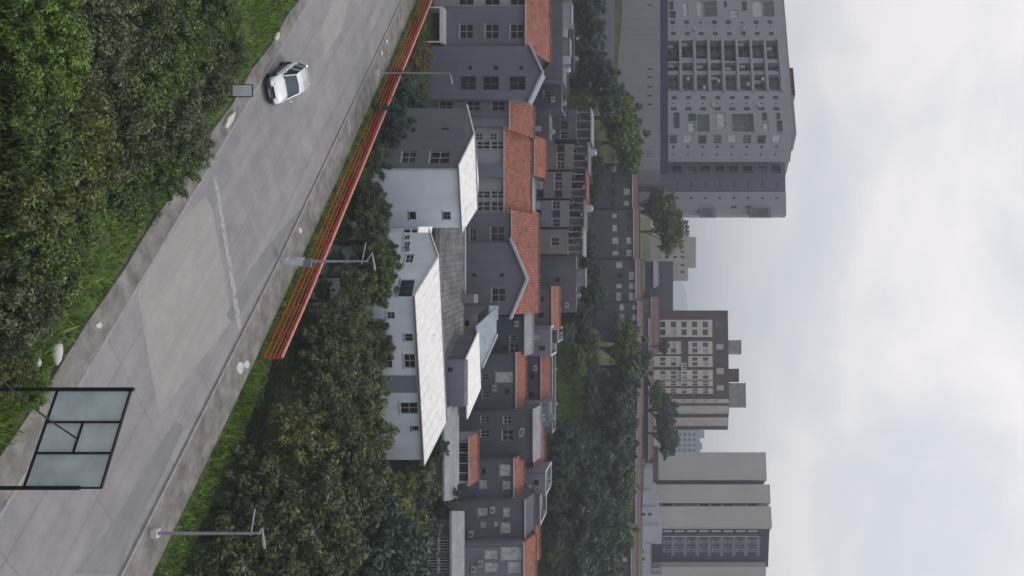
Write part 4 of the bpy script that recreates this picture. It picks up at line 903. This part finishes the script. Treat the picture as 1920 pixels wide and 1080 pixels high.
    for a in (1.25, -1.2):
        for sg in (-1, 1):
            c = T(a, sg*.74, .29); w_ = empty('wheel', (0,0,0)); w_.parent = e; w_.location = (c[0]-x, c[1]-y, c[2])
            t_ = MB(); t_.tube(T(a, sg*.66, .29), T(a, sg*.835, .29), .34, .34, M_rubber, 20); t_.build('tyre', w_)
            t_ = MB(); t_.tube(T(a, sg*.836, .29), T(a, sg*.85, .29), .20, .18, M_hub, 12); t_.build('rim', w_)
            arch = MB(); arch.tube(T(a, sg*.60, .31), T(a, sg*.818, .31), .41, .41, M_black, 20); arch.build('wheel_arch', e)
    wp = MB(); wp.tube(T(.98,-.3,.92), T(.62,-.05,1.14), .012, .012, M_black, 4); wp.tube(T(.98,.25,.92), T(.62,.45,1.14), .012, .012, M_black, 4); wp.build('wiper', e)
    return e
make_car(155, 517, 'silver hatchback driving on the empty road, its bonnet shining white')
# ================================================================== TREES
def crown_mesh(name, m, nclump, per, leaf, squash=.8, seed=0, flat=.5):
    r = np.random.default_rng(seed); P = []; 
    d = r.normal(size=(nclump,3)); d /= np.linalg.norm(d, axis=1)[:,None]; d[:,2] = np.where(d[:,2] < -.45, -d[:,2]*.6, d[:,2])
    rad = r.uniform(.3,.95,nclump)**.6; C = d*rad[:,None]*np.array([1,1,squash]); cr_ = r.uniform(.08,.22,nclump)
    C *= (1+.22*np.sin(C[:,[1,2,0]]*4+seed))
    ns = max(6, nclump//7); ds = r.normal(size=(ns,3)); ds[:,2] = np.abs(ds[:,2])*.9; ds /= np.linalg.norm(ds, axis=1)[:,None]
    tip = np.concatenate([ds*np.array([1,1,squash])*k for k in (.95,1.02,1.09)]); C = np.concatenate([C, tip]); cr_ = np.concatenate([cr_, np.repeat([.13,.10,.07], ns)])
    wts = np.concatenate([np.full(nclump, per), np.repeat([int(per*.4), int(per*.25), int(per*.15)], ns)])
    cen = np.repeat(C, wts, 0); R = np.repeat(cr_, wts)
    q = r.normal(size=(len(cen),3)); q /= np.linalg.norm(q, axis=1)[:,None]; q *= (r.uniform(.35,1.15,len(cen)))[:,None]
    q[:,2] *= .75; pos = cen+q*R[:,None]
    nrm = q+np.array([0,0,flat])+r.normal(size=pos.shape)*.45; nrm /= np.linalg.norm(nrm, axis=1)[:,None]
    a = np.cross(nrm, r.normal(size=pos.shape)); a /= np.linalg.norm(a, axis=1)[:,None]; b_ = np.cross(nrm, a)
    L_ = (leaf*r.uniform(.6,1.5,len(pos)))[:,None]; w_ = L_*r.uniform(.35,.6,(len(pos),1))
    V = np.stack([pos-a*L_*.5, pos+b_*w_*.5+nrm*L_*.08, pos+a*L_*.5, pos-b_*w_*.5+nrm*L_*.08], 1).reshape(-1,3)
    n = len(pos); me = bpy.data.meshes.new(name); me.vertices.add(4*n); me.vertices.foreach_set('co', V.ravel())
    me.loops.add(4*n); me.loops.foreach_set('vertex_index', np.arange(4*n)); me.polygons.add(n)
    me.polygons.foreach_set('loop_start', np.arange(n)*4); me.polygons.foreach_set('loop_total', np.full(n,4))
    me.materials.append(m); me.update(calc_edges=True); me.validate(); return me, C
def trunk_mesh(name, C, hgt, seed=0):
    r = random.Random(seed); mb = MB(); base = Vector((0,0,-hgt)); top = Vector((.03,.02,-.15)); mid = Vector((.06*r.uniform(-1,1),.06,-hgt*.5))
    mb.tube(base, mid, .075, .055, M_bark, 7); mb.tube(mid, top, .055, .035, M_bark, 7)
    for c in list(C[:12])+list(C[-9:]):
        s_ = mid.lerp(top, r.random()); c = Vector(c); k = s_.lerp(c, .55)+Vector((0,0,.05)); mb.tube(s_, k, .026, .016, M_bark, 5, False); mb.tube(k, c, .016, .005, M_bark, 5, False)
    me = bpy.data.meshes.new(name); me.from_pydata(mb.v, [], mb.f); me.materials.append(M_bark); me.update(); return me
PROTO = {}
def proto(kind):
    if kind in PROTO: return PROTO[kind]
    spec = {'big0': (L_dark,130,150,0.075,.85,1), 'big1': (L_dark,120,150,0.075,.8,2), 'big2': (L_olive,120,150,0.075,.8,3), 'big3': (L_grey,105,140,0.075,.8,4), 'mid0': (L_mid,95,130,0.09,.85,5),
            'mid1': (L_blue,95,130,0.09,.9,6), 'mid2': (L_blue,90,120,0.095,.8,7), 'aut0': (L_autumn,60,130,.1,.8,9),
            'sh0': (L_dark,110,140,0.07,.7,10), 'sh1': (L_mid,110,140,0.07,.7,11), 'sh2': (L_grey,100,130,0.065,.75,12), 'sh3': (L_olive,100,140,0.072,.6,13), 'sh4': (L_bright,90,140,0.07,.55,14)}[kind]
    me, C = crown_mesh('crown_'+kind, spec[0], spec[1], spec[2], spec[3], spec[4], spec[5]); PROTO[kind] = (me, C, {}); return PROTO[kind]
def tree(u, v, Y, r, kind, label, group, name='tree', cat='tree', sz=1.0, ground=None):
    me, C, T_ = proto(kind); x, y = XY(u, Y); zc = ZV(v, Y); zg = Z(x, y) if ground is None else ground; hgt = max(.45, (zc-zg)/r)
    key = round(hgt*2)/2; key = max(key, .5)
    if key not in T_: T_[key] = trunk_mesh('trunk', C, key, int(key*10))
    e = empty(name, (x, y, zg), label, cat, group); rz = random.uniform(0, 6.28)
    for nm, m_ in (('crown', me), ('trunk', T_[key])):
        o = bpy.data.objects.new(nm, m_); COL.objects.link(o); o.parent = e; o.location = (0,0,zc-zg); o.rotation_euler = (0,0,rz); o.scale = (r, r, r*sz)
        if nm == 'trunk': o.scale = (r, r, hgt*r/key)
    return e
G1 = 'trees below the far pavement'
for a in (
 (1070,440,57,3.9,'big0','huge dark tree at the bottom edge just behind the lamp post foot'),
 (960,470,60,3.7,'big1','dark tree directly behind the upper pole of the nearest lamp post'),
 (1015,560,62,4.4,'big0','dark rounded tree just above the arm of the nearest lamp post, inside the tree mass'),
 (862,540,64,3.7,'big2','olive tinged dark tree whose foot meets the bright grass strip'),
 (915,625,68,4.4,'big1','broad dark tree between the nearest lamp arm and the corner of the long white house'),
 (1068,690,71,4.8,'mid1','bluish dark tree below the mullioned long building at the bottom edge'),
 (775,590,69,3.4,'big0','dark tree between grass strip and the windows of the long white house'),
 (975,715,75,4.0,'big2','olive tree closest to the flat slab of the low shed'),
 (695,600,70,3.2,'big1','dark tree just past the end of the red railing'),
 (820,665,75,3.6,'big2','olive tree overlapping the blank end wall of the long white house'),
 (720,668,76,2.9,'big3','grey green tree touching the grey panel of the long white house'),
 (628,628,73,2.9,'big0','dark tree hanging over the end of the red railing'),
 (650,690,79,2.4,'big1','small dark tree against the short white wall of the long white house'),
 (560,655,77,2.6,'big3','grey green tree between the boxed lamp post and the railing end'),
 (520,705,80,2.7,'mid0','fresh green tree right behind the boxed lamp post'),
 (455,690,82,2.7,'big3','loose grey green tree just before the boxed lamp post, in front of the small windows'),
 (395,690,84,2.3,'big1','dark small tree at the foot of the white side wall'),
 (352,668,85,1.8,'mid0','mid green tree close to the railing, at the corner of the charcoal gable'),
 (300,700,88,2.0,'big3','grey green shrubby tree in front of the grilled windows of the charcoal gable'),
 (245,732,91,2.9,'mid1','blue green tree in front of the charcoal gable wall'),
 (186,752,95,2.7,'mid1','blue green tree between the thinnest lamp post and the charcoal gable'),
 (108,782,102,1.9,'aut0','small tree with orange and olive leaves beside the white framed carport'),
 (60,775,104,1.7,'mid0','small green tree in front of the white framed carport'),
 (905,780,86,2.6,'big3','grey green tree at the pointed end of the longest white roof'),
 (962,815,91,3.0,'mid1','dark bluish tree between low shed and mullioned long building'),
 (840,820,88,1.2,'mid1','small round dark bush tucked under the tip of the longest white roof'),
 (1010,760,80,3.0,'mid1','dark bluish tree in front of the pale ribbed slab'),
 ): tree(*a, G1)
G2 = 'trees on the slope behind the houses'
for a in (
 (222,1150,158,5.5,'mid0','big green tree standing before the podium, nearest the terrace houses'),
 (268,1168,164,5.3,'mid0','big green tree at the podium corner, next to the ridge housing row'),
 (168,1125,150,4.1,'mid1','dark feathery tree at the lower edge of the podium'),
 (110,1100,152,3.4,'mid1','hedge tree in front of the podium below its slits'),
 (62,1098,152,3.5,'mid1','dark hedge tree in the middle of the podium foot'),
 (15,1096,152,3.5,'mid1','dark hedge tree at the top edge of the photo, below the podium'),
 (400,1238,178,4.6,'big3','broken crowned grey green tree against the corner of the largest tower'),
 (432,1255,180,4.2,'big2','olive tree rising against the sky beside the largest tower'),
 (385,1225,176,3.0,'big1','dark low tree tucked against the largest tower foot'),
 (425,1091,148,2.6,'mid2','dark tree behind the terrace house with the grey canopy'),
 (470,1098,149,2.7,'mid2','dark tree above the roof hut of the large blank slate building'),
 (520,1104,150,3.0,'mid2','dark tree in the centre of the belt behind the large blank slate building'),
 (565,1106,151,3.0,'mid1','dark tree at the edge of the belt below the paired white windows'),
 (612,1084,147,2.7,'mid2','small dark tree left of the round tree, above the bright orange roof'),
 (655,1165,156,5.0,'mid0','round green tree covering the gap in the ridge housing rows'),
 (690,1172,158,4.8,'mid1','round dark green tree beside the ridge row below the tanks'),
 (640,1105,146,2.4,'big3','grey green bush at the top of the grass slope'),
 (678,1080,143,2.4,'mid0','small green bush on the slope near the pale coping'),
 (780,1150,156,5.0,'mid2','dark green tree below the half hidden ridge housing row'),
 (822,1140,154,5.3,'mid1','dark green tree between the half hidden row and the reddish roof'),
 (870,1105,150,5.5,'mid2','large dark tree behind the long reddish roof'),
 (915,1140,154,5.5,'mid2','large dark tree below the nearly windowless ridge row'),
 (945,1085,145,5.3,'mid1','large dark tree above the plain slate wall house'),
 (850,1060,142,4.1,'mid2','dark tree at the end of the light grass slope'),
 (1000,1110,148,5.8,'mid1','large dark tree above the bright orange roof at the bottom right of the slope'),
 (1050,1075,142,5.0,'mid2','dark tree cut by the bottom edge above the four gridded windows'),
 (975,1155,156,4.3,'mid0','green tree with a fresh crown in front of the pale retaining base'),
 (900,1170,158,3.1,'mid0','small fresh green tree beside the nearly windowless ridge row'),
 (1070,1135,150,3.6,'big3','grey green tree at the bottom edge below the white windowed ridge row'),
 (770,1240,190,3.6,'mid1','dark tree against the striped side of the brown tower'),
 (815,1246,192,4.2,'mid2','dark round tree below the far blue tower'),
 (738,1226,188,2.6,'mid0','small green tree at the foot of the brown tower'),
 (650,1242,196,1.6,'mid1','palm like dark tuft in front of the brown tower'),
 ): tree(*a, G2)
for i_, (u, v, Y, r, kind, lab) in enumerate((
 (425,1080,146,2.2,'mid1','dark bush at the foot of the belt, behind the beige hut terrace house'),
 (600,1088,145,2.4,'mid2','dark bush just above the highest bright orange roof'),
 (625,1062,141,1.8,'big3','grey green bush at the near corner of the grass slope'),
 (700,1100,147,2.2,'mid1','dark bush at the top edge of the light grass slope'),
 (745,1105,148,2.4,'mid2','dark bush between grass slope and half hidden ridge row'),
 (830,1080,145,2.6,'mid1','dark bush behind the pale guttered reddish roof'),
 (880,1060,142,2.6,'mid0','fresh green bush behind the dark cube house'),
 (930,1045,140,2.4,'mid2','dark bush right behind the plain slate wall house'),
 (990,1045,140,2.6,'mid1','dark bush behind the narrow house with the bright orange roof'),
 (1030,1035,138,2.2,'big3','grey green bush above the house cut by the bottom edge'),
 (1075,1040,139,2.4,'mid1','dark bush at the bottom edge above the orange roofs'),
 (950,1125,152,3.2,'mid1','dark bush in the thick of the belt below the retaining base'),
 (1010,1165,158,3.0,'mid2','dark bush directly below the metal fence of the retaining base'),
 (140,1090,150,2.4,'mid1','dark bush between the hedge trees and the feathery tree'),
 (88,1085,150,2.2,'mid2','dark bush between the two middle hedge trees'),
 (38,1085,150,2.2,'mid1','dark bush between the top edge hedge tree and its neighbour'),
 (318,1120,152,2.0,'mid2','dark bush at the corner of the first ridge housing row'),
 (360,1112,151,2.0,'mid1','dark bush below the first ridge housing row'),
 )): tree(u, v, Y, r, kind, lab, 'bushes on the slope behind the houses', name='bush', cat='bush')
for i_, (u, v, Y, r, kind, lab) in enumerate((
 (650,562,73.2,1.1,'mid1','low dark bush at the very end of the red railing'),
 (600,592,76.2,1.1,'big1','low dark bush behind the second post from the end of the red railing'),
 (545,602,78.2,1.1,'mid0','low green bush behind the railing, nearer the end than the boxed lamp post'),
 (490,627,81.2,1.1,'big3','low grey green bush directly behind the boxed lamp post'),
 (440,642,83.2,1.1,'mid0','low green bush behind the railing past the boxed lamp post'),
 (390,657,85.2,1.1,'big1','low dark bush behind the railing, before the white side wall'),
 (350,670,86.7,1.1,'mid1','low bush behind the railing at the corner between white and charcoal walls'),
 (305,682,89.2,1.1,'mid0','low green bush behind the railing below the grilled windows'),
 (260,697,92.2,1.1,'mid1','low bluish bush behind the railing below the charcoal gable tip'),
 (215,717,95.2,1.1,'mid1','low bluish bush behind the railing just past the charcoal gable'),
 (175,737,98.2,1.1,'mid0','low green bush behind the railing beside the thinnest lamp post'),
 )): tree(u, v, Y, r, kind, lab, 'bushes behind the red railing', name='bush', cat='bush')
# embankment shrubs (u, v, radius, kind, label)
G3 = 'shrubs on the near embankment'
def shrub(u, v, r, kind, label, sz=1.0):
    x, y, z = ground_px(u, v); me, C, _ = proto(kind); e = empty('shrub', (x, y, z), label, 'shrub', G3)
    o = bpy.data.objects.new('foliage', me); COL.objects.link(o); o.parent = e; o.location = (0,0,r*.35*sz); o.rotation_euler = (0,0,random.uniform(0,6.28)); o.scale = (r,r,r*sz)
    key = .5
    if key not in PROTO[kind][2]: PROTO[kind][2][key] = trunk_mesh('trunk', C, key, 3)
    o = bpy.data.objects.new('stem', PROTO[kind][2][key]); COL.objects.link(o); o.parent = e; o.location = (0,0,r*.35*sz); o.scale = (r,r,r*.75)
for a in (
 (130,330,2.3,'sh0','large dark shrub below the small white sign'),
 (65,290,2.2,'sh1','mid green shrub near the top edge, halfway between twiggy shrub and verge'),
 (22,385,1.7,'sh1','mid green leafy shrub touching the top edge beside the verge'),
 (95,395,1.7,'sh0','small dark shrub beside the small white sign and the verge'),
 (40,210,2.3,'sh0','dark twiggy shrub near the top edge with bare branches'),
 (130,215,2.5,'sh1','mid green shrub in the deep middle of the bank'),
 (205,285,2.3,'sh2','grey green shrub just inside the verge from the leaning slab'),
 (272,348,1.25,'sh2','loose pale shrub spilling onto the pavement beside the leaning slab'),
 (300,280,2.1,'sh1','mid green shrub behind the loose pale shrub on the pavement'),
 (235,180,2.5,'sh0','darkest shrub in the hollow of the bank'),
 (330,190,1.9,'sh1','mid green shrub behind the dark hollow'),
 (365,225,1.3,'sh2','grey green shrub at the verge past the pavement spill'),
 (30,110,2.3,'sh2','grey green shrub near the top left corner'),
 (5,20,2.2,'sh4','bright yellow green shrub in the very top left corner'),
 (75,35,2.2,'sh4','bright yellow green shrub on the left edge near the top'),
 (140,30,1.9,'sh1','mid green shrub on the left edge, one eighth down'),
 (185,75,2.3,'sh3','olive shrub a little in from the left edge, one sixth down'),
 (250,30,2.2,'sh1','mid green shrub on the left edge, a quarter down'),
 (215,110,1.5,'sh4','small yellow green shrub between the left edge and the dark hollow'),
 (300,110,2.0,'sh3','olive shrub with reddish tips between left edge and the hollow'),
 (330,40,2.3,'sh3','brownish olive shrub on the left edge, a third down'),
 (375,105,1.8,'sh4','yellow green shrub in the broad light patch of the bank'),
 (415,120,1.3,'sh4','low yellow green shrub at the widest part of the verge'),
 (410,35,2.2,'sh1','mid green shrub on the left edge, two fifths down'),
 (488,30,2.1,'sh1','mid green shrub on the left edge near its middle'),
 (462,85,1.1,'sh3','small olive shrub between the mid green edge shrub and bright grass'),
 (540,0,2.0,'sh2','grey green shrub on the left edge just below its middle'),
 (580,50,1.0,'sh0','small dark shrub closest to the larger white sack'),
 (625,-5,1.4,'sh0','dark shrub between the left edge and the white sacks'),
 (690,-10,1.1,'sh3','olive shrub on the left edge below the white sacks'),
 (160,140,2.0,'sh0','dark shrub just left of the mid green middle shrub'),
 (85,140,1.9,'sh0','small dark shrub between the twiggy one and the left edge'),
 (720,30,1.1,'sh4','low bright shrub hiding the foot of the large road sign'),
 ): shrub(*a)
# ================================================================== GRASS
def grass():
    r = np.random.default_rng(3); P = []
    n = 150000; x = r.uniform(-48, 14, n); y = r.uniform(18, 95, n); s, t = st(x, y)
    k = (s < 30.1) & (s > 8); A1 = np.stack([x[k], y[k]], 1)
    n = 26000; t2 = r.uniform(10, 118, n); s2 = SR(t2)+r.uniform(2.55, 5.4, n); A2 = np.stack([.756*s2+DX*t2, .655*s2+DY*t2], 1)
    n = 15000; u = r.uniform(640, 840, n); Y3 = r.uniform(137, 158, n); A3 = np.stack([(u-540)/FPX*Y3, Y3], 1)
    for A_, sc in ((A1, 1), (A2, .8), (A3, 2.0)):
        xx, yy = A_[:,0], A_[:,1]; zz = hz(xx, yy); m = len(xx)
        dens = np.sin(xx*.7+2)*np.cos(yy*.6)+np.sin(xx*.23-yy*.31)
        hh = (.22+.22*r.random(m)+.14*np.clip(dens,-.5,1))*sc; th = r.uniform(0, 6.28, m); w = .05*sc*(1+r.random(m)); ln = r.normal(size=(m,2))*.18*sc
        V = np.stack([np.stack([xx-np.cos(th)*w, yy-np.sin(th)*w, zz-.03], 1), np.stack([xx+np.cos(th)*w, yy+np.sin(th)*w, zz-.03], 1), np.stack([xx+ln[:,0], yy+ln[:,1], zz+hh], 1)], 1)
        P.append(V.reshape(-1,3))
    V = np.concatenate(P); n = len(V)//3; me = bpy.data.meshes.new('grass'); me.vertices.add(3*n); me.vertices.foreach_set('co', V.ravel())
    me.loops.add(3*n); me.loops.foreach_set('vertex_index', np.arange(3*n)); me.polygons.add(n)
    me.polygons.foreach_set('loop_start', np.arange(n)*3); me.polygons.foreach_set('loop_total', np.full(n,3)); me.materials.append(L_grass); me.update(calc_edges=True)
    o = bpy.data.objects.new('grass', me); COL.objects.link(o); tag(o, 'bright green grass on the banks beside the road', 'grass', kind='stuff')
grass()
def ground_cover():
    r = np.random.default_rng(11); XYs = []
    n = 70000; x = r.uniform(-50, 14, n); y = r.uniform(18, 95, n); s_, t_ = st(x, y); k = (s_ < 29.3) & (s_ > 6) & (np.sin(x*.45+1.3)*np.cos(y*.5)+.5*np.sin(x*.9-y*.7) > -.1); XYs.append((x[k], y[k], .75, 0))
    n = 60000; t2 = r.uniform(0, 125, n); s2 = SR(t2)+r.uniform(4.3, 16, n); XYs.append((.756*s2+DX*t2, .655*s2+DY*t2, .9, 0))
    n = 60000; u = r.uniform(-60, 1120, n); Y3 = r.uniform(127, 163, n); XYs.append(((u-540)/FPX*Y3, Y3, 1.5, 1))
    n = 12000; u = r.uniform(-60, 1120, n); Y3 = r.uniform(60, 112, n); x = (u-540)/FPX*Y3; s_, t_ = st(x, Y3); k = s_ > 48; XYs.append((x[k], Y3[k], 1.0, 0))
    V = []; MI = []
    for xx, yy, sc, far in XYs:
        m = len(xx); cl = np.sin(xx*1.3+yy*.4)*np.cos(yy*1.1)+np.sin(xx*.5-yy*.8); hh = np.clip(.35+.3*cl, .05, 1)*sc*r.random(m)
        p = np.stack([xx, yy, hz(xx, yy)+hh], 1); nr = r.normal(size=(m,3))*.6+[0,-.2,.7]; nr /= np.linalg.norm(nr, axis=1)[:,None]
        a = np.cross(nr, r.normal(size=(m,3))); a /= np.linalg.norm(a, axis=1)[:,None]; b_ = np.cross(nr, a); L_ = ((.17+.10*far)*sc**.5*r.uniform(.6,1.5,m))[:,None]
        V.append(np.stack([p-a*L_*.5, p+b_*L_*.25, p+a*L_*.5, p-b_*L_*.25], 1).reshape(-1,3)); z_ = np.sin(xx*.33+2)*np.cos(yy*.29)+.4*r.normal(size=m)
        MI.append(np.where(z_ > .45, 2, np.where(z_ > -.25, 1, 0)))
    V = np.concatenate(V); MI = np.concatenate(MI); n = len(MI); me = bpy.data.meshes.new('ground_cover'); me.vertices.add(4*n); me.vertices.foreach_set('co', V.ravel())
    me.loops.add(4*n); me.loops.foreach_set('vertex_index', np.arange(4*n)); me.polygons.add(n); me.polygons.foreach_set('loop_start', np.arange(n)*4); me.polygons.foreach_set('loop_total', np.full(n,4))
    for q in (L_mid, L_grey, L_olive): me.materials.append(q)
    me.polygons.foreach_set('material_index', MI.astype(np.int32)); me.update(calc_edges=True)
    o = bpy.data.objects.new('ground_cover', me); COL.objects.link(o); tag(o, 'low tangled undergrowth between the shrubs and on the slopes', 'undergrowth', kind='stuff')
ground_cover()
# ================================================================== HAZE
def haze():
    mb = MB(); m = bpy.data.materials.new('haze'); m.use_nodes = True; t = m.node_tree; t.nodes.clear()
    o = t.nodes.new('ShaderNodeOutputMaterial'); v = t.nodes.new('ShaderNodeVolumePrincipled'); v.inputs['Density'].default_value = .0006
    v.inputs['Color'].default_value = (.78,.84,.95,1); v.inputs['Anisotropy'].default_value = .2
    t.links.new(v.outputs[0], o.inputs['Volume']); mb.box(-3100, 3100, -300, 5600, -6, 200, m)
    h = mb.build('haze'); tag(h, 'thin bluish haze over the town', 'haze', kind='stuff')
haze()
